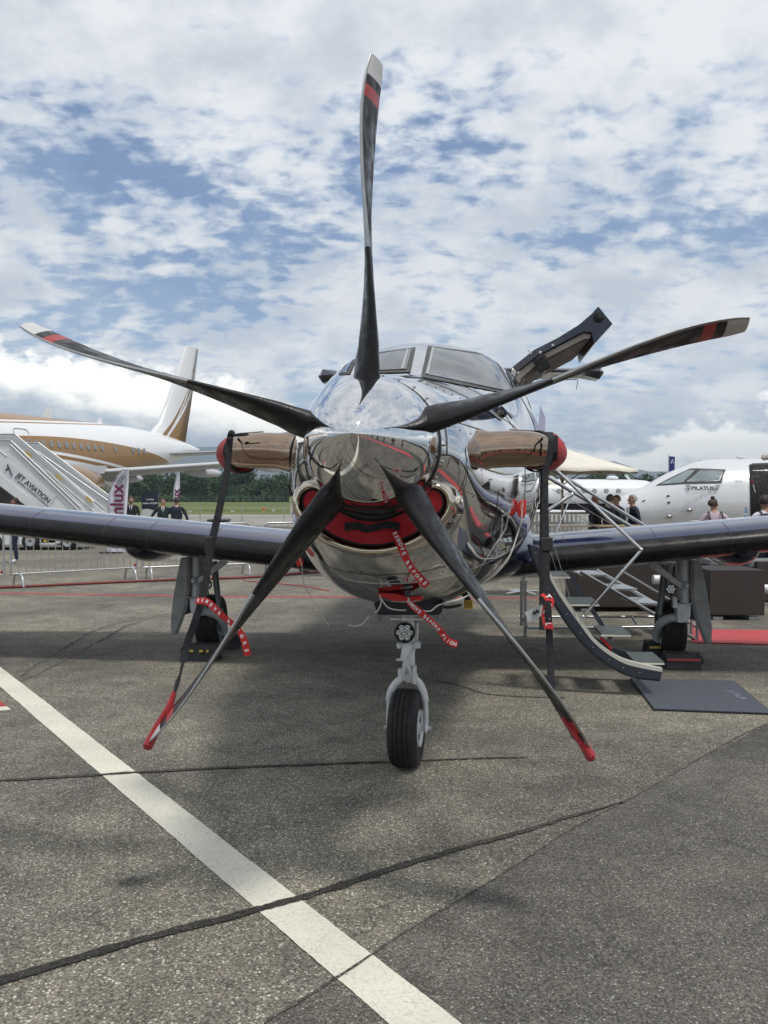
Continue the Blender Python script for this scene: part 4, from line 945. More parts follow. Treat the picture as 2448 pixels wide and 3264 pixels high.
# ground power plug
gp = thing('ground_power_plug', 'yellow ribbed plug hanging under the belly behind the lower right blade', 'plug', tuple(rel(1495, 1930, 2.6)), -PSI)
mb = MB(); mb.box(rel(1493, 1927, 2.6), (.055, .05, .055)); mb.build('plug_body', M('yellow_plastic', (.60, .36, .02), .5), gp, world=True, bevel=.004)
for k in range(4): MB().box(rel(1493, 1920 + k * 5, 2.572), (.045, .004, .003)).build('rib', hosem, gp, world=True)
mb = MB(); mb.tube(smooth_path([rel(1492, 1912, 2.62), rel(1480, 1892, 2.7), rel(1470, 1870, 2.8)], 4), .02, 8); mb.tube(smooth_path([rel(1470, 1928, 2.7), rel(1430, 1936, 2.8), rel(1400, 1932, 2.9)], 4), .01, 6); mb.build('cable', hosem, gp, world=True)
# ================================================================ BACKGROUND LEFT
whitep = M('white_aircraft_paint', (.74, .75, .76), .22, 0, coat=.6, var=.03, scale=1)
goldp = M('bronze_aircraft_paint', (.28, .175, .08), .28, .3, coat=.6, var=.06, scale=1)
greyp = M('light_grey_paint', (.36, .37, .38), .35, 0, var=.05)
alu = M('galvanised_steel', (.50, .51, .52), .35, .8, var=.12, scale=20)
winm = M('cabin_window_glass', (.03, .035, .045), .05, 0, coat=1, var=.2)
whitem = M('white_enamel', (.66, .67, .67), .35, 0, var=.05, scale=2, coat=.2)
def livery(name, gold_fn):
    pass
# the airliner: own frame, x = outboard to its port side, y = aft, z up
TH = R(24.5)
AL = thing('airliner', 'large white jet airliner with bronze swooshes on flank and tall fin', 'airplane', (-19.6, 45.0, 0), -TH)
AX = XF[AL.name]; AI = AX.inverted(); ACAM = AI @ CAMW
# local +y runs along (sin TH, cos TH): aft ; local +x = (cos, -sin): towards the viewer's right
def AP(px, py, x):
    dl = (AI @ W(px, py, 30)) - ACAM
    return ACAM + dl * ((x - ACAM.x) / dl.x)
prof = [(-27, .05, 3.3, 3.1), (-26, .9, 4.1, 2.3), (-24, 1.6, 5.0, 1.9), (-21, 1.95, 5.8, 1.75), (-17, 2.0, 5.95, 1.75), (4, 2.0, 5.95, 1.75), (7, 1.95, 5.95, 2.05), (9.8, 1.65, 5.88, 2.8), (12.8, 1.1, 5.6, 3.7), (15.2, .5, 5.2, 4.4), (16.4, .12, 4.95, 4.75)]
def aring(y, n=40, tab=prof, e=1.0):
    i = 0
    while i < len(tab) - 2 and tab[i + 1][0] < y: i += 1
    a, b = tab[i], tab[i + 1]; t = min(1, max(0, (y - a[0]) / (b[0] - a[0]))); p0 = tab[max(0, i - 1)]; p3 = tab[min(len(tab) - 1, i + 2)]
    def hm(k):
        h = b[0] - a[0]; m1 = (b[k] - p0[k]) / max(1e-6, b[0] - p0[0]) * h; m2 = (p3[k] - a[k]) / max(1e-6, p3[0] - a[0]) * h
        return (2 * t ** 3 - 3 * t * t + 1) * a[k] + (t ** 3 - 2 * t * t + t) * m1 + (3 * t * t - 2 * t ** 3) * b[k] + (t ** 3 - t * t) * m2
    w, tp, bt = hm(1), hm(2), hm(3); zc = (tp + bt) / 2; hh = (tp - bt) / 2
    return [Vector((w * math.cos(2 * math.pi * k / n), y, zc + hh * math.sin(2 * math.pi * k / n))) for k in range(n)]
def air_mat():
    m = bpy.data.materials.new('airliner_livery'); m.use_nodes = True; n = m.node_tree; b = n.nodes['Principled BSDF']; h = NG(n)
    P = h.n('ShaderNodeTexCoord').outputs['Object']; x, y, z = h.xyz(P)
    # upper bronze roof cap fading out towards the tail
    lim = h.m('ADD', 5.16, h.m('MULTIPLY', h.m('MAXIMUM', h.m('ADD', y, 6.0), 0.0), .062))
    roof = h.m('GREATER_THAN', z, lim)
    ln = h.m('COMPARE', z, h.m('SUBTRACT', lim, .13), .035)
    # flank swoosh: band between two arcs
    yy = h.m('SUBTRACT', y, 2.6)
    up = h.m('SUBTRACT', 4.78, h.m('MULTIPLY', h.m('MULTIPLY', yy, yy), .0105))
    lo = h.m('SUBTRACT', 3.82, h.m('MULTIPLY', h.m('MULTIPLY', h.m('MAXIMUM', h.m('ADD', yy, 6.0), 0.0), h.m('MAXIMUM', h.m('ADD', yy, 6.0), 0.0)), .0075))
    sw = h.m('MULTIPLY', h.m('LESS_THAN', z, up), h.m('GREATER_THAN', z, lo))
    sw = h.m('MULTIPLY', sw, h.m('LESS_THAN', y, 13.6)); sw = h.m('MULTIPLY', sw, h.m('GREATER_THAN', y, -8.0))
    w1 = h.m('COMPARE', z, h.m('ADD', lo, .26), .075)
    col = h.mix(h.m('MAXIMUM', roof, ln), rgb(.74, .75, .76), rgb(.30, .175, .07))
    col = h.mix(sw, col, rgb(.27, .155, .06)); col = h.mix(h.m('MULTIPLY', w1, h.m('LESS_THAN', z, up)), col, rgb(.74, .75, .76))
    h.set(b, 'Base Color', col); b.inputs['Roughness'].default_value = .25; b.inputs['Coat Weight'].default_value = .5
    return m
alm = air_mat()
mb = MB(); mb.loft([aring(y) for y in [-27, -26.5, -26, -25, -24, -22.5, -21, -19] + [-17 + 1.0 * i for i in range(34)] + [16.4]]); mb.build('fuselage', alm, AL)
# fin
rings = []
fz = [(5.5, 8.6, 16.9), (6.0, 9.9, 17.0), (6.6, 11.1, 17.15), (8.0, 12.35, 17.5), (10.0, 13.9, 17.95), (11.5, 15.05, 18.25), (12.0, 15.6, 18.35)]
def tri(y0, y1, th, x=0): 
    c = y1 - y0
    return [(x + sg * th * f, y0 + c * t) for t, f, sg in ((0, 0, 1), (.12, .7, 1), (.35, 1, 1), (.7, .6, 1), (1, .03, 1), (.7, .6, -1), (.35, 1, -1), (.12, .7, -1))]
for z, a, b in fz: rings.append([Vector((x, y - 1.9, z - .2)) for x, y in tri(b - (b - a) * .52, b, .26 * (1 - (z - 5.5) / 11))])
def fin_mat():
    m = bpy.data.materials.new('fin_livery'); m.use_nodes = True; n = m.node_tree; b = n.nodes['Principled BSDF']; h = NG(n)
    P = h.n('ShaderNodeTexCoord').outputs['Object']; x, y, z = h.xyz(P)
    te = h.m('ADD', 16.9, h.m('MULTIPLY', h.m('SUBTRACT', z, 5.5), .225)); dz = h.m('SUBTRACT', z, 5.5); dte = h.m('MULTIPLY', h.m('SUBTRACT', h.m('SUBTRACT', te, 1.9), y), 1.9)
    # outer arc: distance from trailing edge allowed for bronze, shrinking with height
    k = h.m('SUBTRACT', 1.0, h.m('DIVIDE', dz, 7.0))
    lim = h.m('ADD', h.m('MULTIPLY', h.m('POWER', h.m('MAXIMUM', k, 0.0), 2.6), 5.2), .28)
    g1 = h.m('LESS_THAN', dte, lim)
    l2 = h.m('MULTIPLY', h.m('POWER', h.m('MAXIMUM', h.m('SUBTRACT', 1.0, h.m('DIVIDE', dz, 4.2)), 0.0), 1.7), 4.3)
    w2 = h.m('COMPARE', dte, l2, .24); w3 = h.m('COMPARE', dte, h.m('MULTIPLY', lim, .80), .13)
    w3 = h.m('MULTIPLY', w3, h.m('LESS_THAN', dz, 4.6))
    f = h.m('MULTIPLY', g1, h.m('SUBTRACT', 1.0, h.m('MAXIMUM', w2, w3)))
    h.set(b, 'Base Color', h.mix(f, rgb(.74, .75, .76), rgb(.27, .155, .06))); b.inputs['Roughness'].default_value = .25
    return m
MB().loft(rings).build('fin', fin_mat(), AL)
# tailplanes, port wing, engine, pylon, flap fairings
def slab(name, root, tip, m, th=.25, par=AL):
    (rx, ry0, ry1, rz), (tx_, ty0, ty1, tz) = root, tip; R_ = []
    for t in (0, .33, .66, 1):
        y0 = ry0 + (ty0 - ry0) * t; y1 = ry1 + (ty1 - ry1) * t; x = rx + (tx_ - rx) * t; z = rz + (tz - rz) * t; c = y1 - y0
        R_.append([Vector((x, y0 + c * u, z + th * (1 - .6 * t) * v)) for u, v in ((0, 0), (.05, .45), (.3, 1), (.65, .7), (1, .05), (.65, -.5), (.3, -.7), (.05, -.4))])
    return MB().loft(R_).build(name, m, par)
slab('tailplane', (1.0, 11.4, 14.6, 4.35), (6.2, 14.8, 16.2, 4.65), greyp, .14); slab('tailplane', (-1.0, 11.4, 14.6, 4.7), (-6.2, 14.8, 16.2, 5.1), greyp, .14)
wing_m = M('airliner_wing_grey', (.50, .51, .52), .35, 0, var=.06, scale=1)
slab('wing', (1.2, -1.2, 4.0, 2.5), (17.0, 6.6, 7.9, 3.75), wing_m, .28); slab('wing', (-1.2, -1.2, 4.0, 2.5), (-17.0, 6.6, 7.9, 3.75), wing_m, .28)
for x, y in ((4.4, 4.6), (8.2, 6.6), (11.6, 8.0)):
    MB().ball((x, y - .8, 2.35 + (x - 1.2) * .08), (.22, 1.7, .26), 12, 8).build('flap_fairing', wing_m, AL)
ec_ = Vector((5.75, -2.2, 2.05))
mb = MB(); mb.lathe([(.80, -1.1), (.95, -1.35), (1.06, -1.3), (1.12, -.9), (1.12, .4), (1.02, 1.4), (.82, 2.3), (.72, 2.35), (.70, 1.9)], 'y', ec_, 32); mb.build('engine_nacelle', goldp, AL)
mb = MB(); mb.lathe([(.81, -1.09), (.90, -1.38), (.98, -1.42), (1.06, -1.31), (1.07, -1.15)], 'y', ec_, 32); mb.build('engine_lip', M('engine_lip_metal', (.6, .58, .55), .15, 1), AL)
mb = MB(); mb.lathe([(.001, 1.6), (.5, 1.9), (.42, 2.7), (.2, 3.1), (.001, 3.2)], 'y', ec_, 20); mb.build('engine_core', M('hot_metal', (.2, .17, .15), .4, .9), AL)
mb = MB(); mb.lathe([(.001, -.95), (.8, -.9), (.82, -.8)], 'y', ec_, 24); mb.build('engine_fan', dark, AL)
mb = MB(); mb.prism([ec_ + Vector((-.12, -.8, 1.05)), ec_ + Vector((-.12, 3.2, 1.1)), ec_ + Vector((-.12, 3.0, .7)), ec_ + Vector((-.12, 0, .7))], (.24, 0, 0)); mb.build('pylon', wing_m, AL)
MB().ball((0, .8, 2.1), (2.15, 6.5, .85), 24, 14).build('belly_fairing', M('airliner_belly_grey', (.30, .30, .31), .4, 0), AL)
mb = MB(); mb.prism([(2.16, 2.0, 2.9), (2.16, 4.6, 2.9), (2.2, 4.2, 1.6), (2.2, 2.6, 1.6)], (.03, 0, 0)); mb.build('gear_bay_panel', M('dark_bay', (.06, .055, .05), .6), AL)
for x in (-3.7, 3.7):
    mb = MB(); mb.tube([(x, 1.8, 2.9), (x, 1.8, .7)], .13, 10); mb.tube([(x - .5 * (1 if x > 0 else -1) * 2, 1.8, 2.6), (x, 1.8, 1.2)], .06, 8); mb.build('gear_leg', greyp, AL)
    for dx in (-.42, .42): MB().lathe([(.001, -.2), (.3, -.2), (.55, -.19), (.6, -.1), (.6, .1), (.55, .19), (.3, .2), (.001, .2)], 'x', (x + dx, 1.8, .6), 20).build('wheel', rub, AL)
mb = MB(); mb.tube([(0, -18, 2.2), (0, -18.3, .4)], .1, 8); mb.build('gear_leg', greyp, AL)
for dx in (-.22, .22): MB().lathe([(.001, -.12), (.36, -.12), (.4, 0), (.36, .12), (.001, .12)], 'x', (dx, -18.3, .4), 16).build('wheel', rub, AL)
# cabin windows on the flank, placed at equal pitch
def onskin(y, z, out=.012):
    r = aring(y); zc = (max(p.z for p in r) + min(p.z for p in r)) / 2; hh = max(p.z for p in r) - zc; w = max(p.x for p in r)
    s = max(-1, min(1, (z - zc) / hh)); a = math.asin(s); nrm = Vector((math.cos(a) / w, 0, math.sin(a) / hh)).normalized()
    return Vector((w * math.cos(a), y, z)) + nrm * out, nrm
wmesh = None; wf = None
for i in range(46):
    y = -15.2 + i * .53
    if i in (39, 41, 42): continue
    p, nr = onskin(y, 4.35, .010); rot = nr.to_track_quat('Z', 'Y').to_matrix()
    if wmesh is None:
        mb = MB(); mb.lathe([(.001, .0), (.13, .0), (.13, .012), (.001, .014)], 'z', (0, 0, 0), 12, M=Matrix.Diagonal((.85, 1.25, 1)).to_3x3()); wmesh = mb.build('window', winm, AL); wmesh.data = wmesh.data
        mb = MB(); mb.lathe([(.13, -.004), (.158, .0), (.158, .006), (.13, .016)], 'z', (0, 0, 0), 14, M=Matrix.Diagonal((.85, 1.25, 1)).to_3x3()); wf = mb.build('window_surround', M('window_surround_grey', (.22, .22, .22), .4), AL); wf.parent = wmesh
        o = wmesh
    else:
        o = wmesh.copy(); COL.objects.link(o); c = wf.copy(); COL.objects.link(c); c.parent = o
    # local frame: Z along the outward normal, Y up
    zz = nr; yv = (Vector((0, 0, 1)) - zz * zz.z).normalized(); xv = yv.cross(zz)
    T = Matrix((xv, yv, zz)).transposed().to_4x4(); T.translation = p; o.matrix_local = T
def rrect(cx, cz, w, h, r, n=5):
    P = []
    for qx, qz, a0 in ((1, 1, 0), (-1, 1, 90), (-1, -1, 180), (1, -1, 270)):
        for i in range(n + 1):
            a = R(a0 + 90 * i / n); P.append((cx + qx * (w / 2 - r) + r * math.cos(a), cz + qz * (h / 2 - r) + r * math.sin(a)))
    return P
P = [onskin(y, z, .015)[0] for y, z in rrect(-.6, 4.15, .95, 1.75, .2)]; P.append(P[0]); MB().tube(P, .022, 5).build('door_outline', greyp, AL)
mb = MB(); mb.prism([(0, 2.5, 5.9), (0, 2.8, 6.5), (0, 3.1, 6.5), (0, 3.2, 5.9)], (.04, 0, 0)); mb.build('roof_antenna', whitep, AL)
mb = MB(); mb.prism([(0, 6.6, 5.9), (0, 6.9, 6.3), (0, 7.0, 6.3), (0, 7.05, 5.9)], (.04, 0, 0)); mb.build('roof_antenna', whitep, AL)
mb = MB(); mb.ball((0, -4.6, 5.97), (.1, .14, .12), 8, 6); mb.build('beacon', bred, AL)
# ---- passenger stairs truck
SD = 25.6
ST = thing('stairs_truck', 'white mobile passenger stairs truck with ribbed side panels and company lettering', 'stairs truck', tuple(Vector((W(150, 1600, SD).x, SD, 0))))
def SP(x, y, d=SD): return W(x, y, d)
def panel(name, pts, d, m, th=.06):
    mb = MB(); mb.prism([SP(x, y, d) for x, y in pts], (0, th, 0)); return mb.build(name, m, ST, world=True)
panel('side_panel', [(-160, 1385), (-20, 1404), (34, 1405), (262, 1622), (395, 1760), (300, 1700), (150, 1630), (0, 1511), (-160, 1480)], SD, whitem)
panel('side_panel', [(-60, 1388), (48, 1386), (350, 1650), (350, 1672), (262, 1624), (30, 1402)], SD + 1.0, whitem)
panel('side_panel', [(50, 1418), (123, 1413), (350, 1588), (350, 1665), (300, 1650), (120, 1480)], SD + 2.1, whitem)
panel('lower_stringer', [(0, 1511), (150, 1630), (145, 1641), (120, 1640), (-10, 1540), (-160, 1520), (-160, 1492)], SD - .05, whitem, .12)
under_d = M('dark_chassis', (.035, .035, .036), .6)
panel('under_truss', [(-160, 1525), (-10, 1545), (115, 1640), (-160, 1640)], SD + .4, under_d, .1)
for k, (ox, oy) in enumerate(((0, 0),)):
    for a_, b_, dd_ in (((0, 1436), (22, 1454), -.01), ((165, 1620), (192, 1642), -.01), ((140, 1600), (185, 1640), -.01), ((182, 1580), (240, 1635), -.01), ((75, 1450), (255, 1630), -.01), ((150, 1500), (290, 1645), .98), ((200, 1545), (330, 1655), .98), ((130, 1450), (330, 1620), 2.08)):
        t = tubes('panel_rib', whitem, [([SP(*a_, SD + dd_), SP(*b_, SD + dd_)], .018)], ST, 5, True)
for (a, b, d) in (((-160, 1395), (-10, 1402), SD - .04), ((-10, 1402), (34, 1404), SD - .04), ((34, 1404), (258, 1618), SD - .04), ((-60, 1384), (48, 1384), SD + .95), ((48, 1384), (300, 1600), SD + .95), ((62, 1413), (123, 1411), SD + 2.05), ((123, 1411), (350, 1582), SD + 2.05), ((120, 1440), (350, 1600), SD + 2.05), ((34, 1418), (256, 1632), SD - .04)):
    tubes('handrail', alu, [([SP(*a, d), SP(*b, d)], .025)], ST, 6, True)
ytag = M('yellow_stickers', (.55, .38, .06), .5)
for x, y in ((91, 1451), (187, 1524), (283, 1596)):
    a = SP(x - 10, y - 7, SD + .9); b = SP(x + 10, y + 9, SD + .9); up_ = Vector((0, 0, .075))
    mb = MB(); mb.prism([a, b, b + up_, a + up_], (0, .01, 0)); mb.build('yellow_sticker', ytag, ST, world=True)
xd = (SP(160, 1600) - SP(55, 1512)); yd = Vector((0, 0, 1))
tq = M('sticker_ground', (.62, .64, .67), .4, var=.03)
mb = MB(); mb.prism([SP(14, 1482, SD - .02), SP(24, 1470, SD - .02), SP(178, 1580, SD - .02), SP(152, 1625, SD - .02), SP(4, 1520, SD - .02)], (0, .012, 0)); mb.build('name_board', tq, ST, world=True)
text('JET AVIATION', .215, grey_ink, SP(106, 1556, SD - .03), xd, yd, ST, 'lettering', .002, off=.004, sx=.92)
text('A GENERAL DYNAMICS COMPANY', .088, grey_ink, SP(101, 1571, SD - .03), xd, yd, ST, 'lettering', .002, sx=.92)
mb = MB()
for (a, b) in (((24, 1480), (26, 1492)), ((26, 1492), (17, 1500)), ((27, 1488), (38, 1516))): mb.tube([SP(*a, SD - .04), SP(*b, SD - .04)], .018, 5)
mb.build('logo', grey_ink, ST, world=True)
mb = MB(); mb.box(SP(70, 1712, SD + .6), (2.7, 1.6, .42)); mb.build('chassis', whitem, ST, world=True, bevel=.03)
mb = MB(); mb.box(SP(225, 1712, SD + .6), (1.2, 1.6, .32)); mb.build('bumper_box', whitem, ST, world=True, bevel=.03)
mb = MB(); mb.box(SP(-60, 1715, SD + .5), (1.0, 1.5, .5)); mb.build('engine_box', whitem, ST, world=True, bevel=.03)
for x, r in ((108, .26), (225, .22), (-5, .22)):
    c = SP(x, 1752, SD); c.z = r; c.y = SD - .15
    w_ = MB().lathe([(.001, -.12), (r * .55, -.12), (r * .9, -.12), (r, -.08), (r, .08), (r * .9, .12), (.001, .12)], 'y', c, 28).build('tyre', rub, ST, world=True)
    MB().lathe([(.001, -.10), (r * .2, -.13), (r * .35, -.125), (r * .5, -.135), (r * .56, -.135), (r * .56, -.1)], 'y', c, 24).build('rim', greyp, ST, world=True)
mb = MB(); c = SP(143, 1722, SD - .25); mb.prism([c + Vector((-.06, 0, -.05)), c + Vector((.06, 0, -.05)), c + Vector((0, 0, .06))], (0, .01, 0)); mb.build('warning_sticker', ytag, ST, world=True)
# ---- people
SKIN = M('skin', (.42, .24, .17), .55, var=.06); SKIN2 = M('skin_tanned', (.30, .155, .10), .55, var=.06)
HAIRD = M('hair_dark', (.02, .014, .011), .6, var=.3, scale=60); HAIRG = M('hair_grey', (.33, .32, .31), .6, var=.25, scale=60); HAIRB = M('hair_brown', (.05, .03, .02), .6, var=.3, scale=60)
SUIT = M('suit_charcoal', (.016, .017, .022), .85, var=.2, scale=9); SUITN = M('suit_navy', (.014, .019, .038), .85, var=.2, scale=9); SUITG = M('suit_bottle_green', (.013, .028, .026), .85, var=.2, scale=9)
SHIRT = M('shirt_white', (.66, .67, .70), .8, var=.04); PINK = M('shirt_pale_pink', (.56, .44, .50), .85, var=.06); BLK = M('shoe_black', (.01, .01, .01), .4); TIE = M('tie_dark', (.03, .035, .06), .6)
WHJ = M('top_white', (.62, .62, .68), .85, var=.05)
def person(label, loc, rz, h=1.6, top=SUIT, bottom=SUIT, skin=SKIN, hair=HAIRD, style='short', arms=None, group=None, jacket=True, tie=None, headturn=0.0, lean=0.0, shoes=BLK):
    """one skinned body facing -Y before rotation; heights given for a 1.75 m figure and scaled"""
    t = thing('person', label, 'person', loc, rz, group); k = h / 1.75
    A = arms or {'l': ((.24, -.0, 1.17), (.23, -.10, .93)), 'r': ((-.24, 0, 1.17), (-.23, -.10, .93))}
    V = [((0, 0, .95), (.15, .115))]; E = []; tagz = ['bottom']
    def addv(p, r, par, tg): V.append((p, r if isinstance(r, tuple) else (r, r))); E.append((par, len(V) - 1)); tagz.append(tg); return len(V) - 1
    ln = lean
    waist = addv((0, -.01 - ln * .2, 1.10), (.145, .105), 0, 'top'); chest = addv((0, -.0 - ln * .7, 1.30), (.175, .115), waist, 'top'); neckb = addv((0, .01 - ln, 1.44), (.10, .075), chest, 'top')
    neck = addv((0, -.005 - ln, 1.51), (.055, .055), neckb, 'skin'); head0 = addv((0, -.015 - ln * 1.05, 1.585), (.066, .078), neck, 'skin'); head1 = addv((0, -.01 - ln * 1.1, 1.66), (.078, .095), head0, 'skin'); addv((0, -.0 - ln * 1.1, 1.71), (.062, .075), head1, 'skin')
    for sd, key in ((1, 'l'), (-1, 'r')):
        el, wr = [Vector(q) for q in A[key]]
        sh = addv((sd * .185, -.0 - ln * .9, 1.405), (.062, .06), neckb, 'top'); up = addv(tuple(Vector((sd * .19, -ln * .9, 1.40)).lerp(el, .45)), (.054, .054), sh, 'top'); e = addv(tuple(el), (.046, .046), up, 'fore')
        f = addv(tuple(el.lerp(wr, .9)), (.034, .034), e, 'fore'); wv = addv(tuple(wr), (.026, .022), f, 'hand'); dr = (wr - el).normalized(); sidev = dr.cross(Vector((1, 0, 0))); sidev = sidev.normalized() if sidev.length > .1 else Vector((0, 1, 0))
        pm = addv(tuple(wr + dr * .05), (.018, .036), wv, 'hand')
        for q, fo in enumerate((-.027, -.009, .009, .027)):
            a_ = addv(tuple(wr + dr * .095 + sidev * fo), .010, pm, 'hand'); addv(tuple(wr + dr * (.15 - .012 * abs(q - 1.5)) + sidev * fo * 1.1 + Vector((-sd * .02, 0, 0))), .0075, a_, 'hand')
        th_ = addv(tuple(wr + dr * .045 + sidev * .048), .011, wv, 'hand'); addv(tuple(wr + dr * .085 + sidev * .06), .009, th_, 'hand')
        hp = addv((sd * .09, 0, .86), (.10, .105), 0, 'bottom'); kn = addv((sd * .10, -.015, .49), (.062, .066), hp, 'bottom'); cf = addv((sd * .105, .015, .28), (.052, .055), kn, 'bottom'); an = addv((sd * .105, .03, .09), (.040, .044), cf, 'bottom'); addv((sd * .115, -.06, .045), (.042, .036), an, 'shoe'); addv((sd * .12, -.15, .035), (.038, .028), len(V) - 1, 'shoe')
    me = bpy.data.meshes.new('body'); me.from_pydata([tuple(Vector(v[0]) * k) for v in V], E, []); o = bpy.data.objects.new('body', me); COL.objects.link(o)
    md = o.modifiers.new('s', 'SKIN'); md.use_smooth_shade = True; sb = o.modifiers.new('u', 'SUBSURF'); sb.levels = 2 if h > 1.2 else 1; sb.render_levels = sb.levels
    for i, v in enumerate(V): me.skin_vertices[0].data[i].radius = (v[1][0] * k, v[1][1] * k)
    me.skin_vertices[0].data[0].use_root = True
    bpy.context.view_layer.update()
    nm = bpy.data.meshes.new_from_object(o.evaluated_get(bpy.context.evaluated_depsgraph_get())); o.modifiers.clear(); o.data = nm; bpy.data.meshes.remove(me); nm.name = 'body'
    nm.materials.clear()
    ms = [skin, top, bottom, shoes, top if jacket else skin]
    for m in ms: nm.materials.append(m)
    key = {'skin': 0, 'hand': 0, 'top': 1, 'bottom': 2, 'shoe': 3, 'fore': 4}
    segs = [(Vector(V[a][0]) * k, Vector(V[b][0]) * k, key[tagz[b]]) for a, b in E]
    mi = []
    for f in nm.polygons:
        c = f.center; best = 1e9; bi = 1
        for a, b, kk in segs:
            ab = b - a; tt = max(0, min(1, (c - a).dot(ab) / max(1e-9, ab.dot(ab)))); dd = (a + ab * tt - c).length
            if dd < best - 1e-5: best = dd; bi = kk
        mi.append(bi)
    nm.polygons.foreach_set('material_index', mi); nm.polygons.foreach_set('use_smooth', [True] * len(mi)); o.parent = t
    hc = Vector((0, -.012 - ln * 1.08, 1.635)) * k; hr = Matrix.Rotation(headturn, 3, 'Z')
    def hp_(x, y, z): return hc + hr @ (Vector((x, y, z)) * k)
    # facial features as small parts
    MB().ball(hp_(0, -.098, -.015), (.013 * k, .018 * k, .024 * k), 8, 6).build('nose', skin, t); MB().ball(hp_(0, -.078, -.075), (.03 * k, .02 * k, .02 * k), 8, 6).build('chin', skin, t)
    for x in (-.086, .086): MB().ball(hp_(x, .0, -.01), (.012 * k, .02 * k, .03 * k), 8, 6).build('ear', skin, t)
    for x in (-.032, .032): MB().ball(hp_(x, -.086, .012), (.012 * k, .008 * k, .007 * k), 8, 6).build('eye', HAIRD, t)
    mb = MB(); mb.ball(hp_(0, -.092, -.052), (.022 * k, .006 * k, .004 * k), 8, 4); mb.build('mouth', M('lips', (.25, .10, .09), .5), t)
    if style != 'bald':
        mb = MB(); n_ = 20; rows = []
        for i in range(9):
            ph = R(4 + i * 13.5); row = []
            for j in range(n_):
                a = 2 * math.pi * j / n_; fr = (-math.cos(a)) # front factor at a = pi
                lim = R(58) if math.sin(a) < -.25 else R(112)
                p_ = min(ph, R(60) + (lim - R(60)) * 1.0) if lim < R(100) else ph
                rr = 1.0 + .03 * math.sin(7 * a + i)
                row.append(hp_(.088 * math.sin(p_) * math.cos(a) * rr, .012 + .104 * math.sin(p_) * math.sin(a) * rr, .012 + .112 * math.cos(p_)))
            rows.append(row)
        mb.loft(rows, True, True); 
        if style == 'bun': mb.ball(hp_(.0, .045, .135), (.045 * k, .045 * k, .04 * k), 10, 8); mb.ball(hp_(.02, .09, .03), (.06 * k, .05 * k, .07 * k), 10, 8)
        if style == 'beard': mb.ball(hp_(0, -.058, -.082), (.055 * k, .045 * k, .035 * k), 10, 8)
        mb.build('hair', hair, t)
    if jacket:
        # open jacket: shirt front, collar and tie
        mb = MB(); mb.prism([Vector((-.055, -.128 - ln, 1.46)) * k, Vector((.055, -.128 - ln, 1.46)) * k, Vector((.0, -.150 - ln * .6, 1.20)) * k], (0, .03 * k, 0)); mb.build('shirt', SHIRT, t)
        mb = MB(); mb.tube([Vector((.055 * math.cos(a * .524), .008 - ln + .06 * math.sin(a * .524), 1.475)) * k for a in range(13)], .013 * k, 6); mb.build('collar', SHIRT, t)
        if tie: mb = MB(); mb.prism([Vector((-.014, -.140 - ln, 1.455)) * k, Vector((.014, -.140 - ln, 1.455)) * k, Vector((.024, -.155 - ln * .7, 1.25)) * k, Vector((0, -.157 - ln * .6, 1.20)) * k, Vector((-.024, -.155 - ln * .7, 1.25)) * k], (0, .012 * k, 0)); mb.build('tie', tie, t)
        mb = MB(); mb.loft([[Vector((w * math.cos(2 * math.pi * j / 20), dd * math.sin(2 * math.pi * j / 20) + yo, z)) * k for j in range(20)] for z, w, dd, yo in ((.80, .185, .13, 0), (.95, .178, .132, 0), (1.10, .162, .122, -.005 - ln * .2), (1.28, .180, .125, -.0 - ln * .65))], True, False); mb.build('jacket_skirt', top, t)
    return t
def at_ground(px, d): p = W(px, 1600, d); return (p.x, d, 0)
person('bearded man in dark suit standing by the white feather flag', at_ground(418, 25.0), R(10), 1.57, SUIT, SUIT, style='beard', tie=TIE, hair=HAIRB)
person('man in dark green jacket with lanyard, hands on hips beside the roll up banner', at_ground(519, 24.0), R(14), 1.52, SUITG, SUIT, hair=HAIRB, tie=TIE, headturn=R(55), arms={'l': ((.36, .04, 1.14), (.17, -.10, 1.0)), 'r': ((-.36, .04, 1.14), (-.17, -.10, 1.0))})
person('man in dark navy suit seen from behind near the narrow flag', at_ground(563, 23.5), R(195), 1.53, SUITN, SUITN, hair=HAIRD, arms={'l': ((.33, .0, 1.16), (.26, .1, .92)), 'r': ((-.30, .03, 1.17), (-.36, -.02, .93))})
person('man in dark clothes walking left behind the barrier with white soled shoes', at_ground(48, 20.3), R(-70), 1.53, SUIT, SUITN, hair=HAIRD, jacket=False, arms={'l': ((.22, .10, 1.17), (.22, -.02, .95)), 'r': ((-.22, -.06, 1.17), (-.22, -.2, .98))}, skin=SKIN2, shoes=SHIRT)
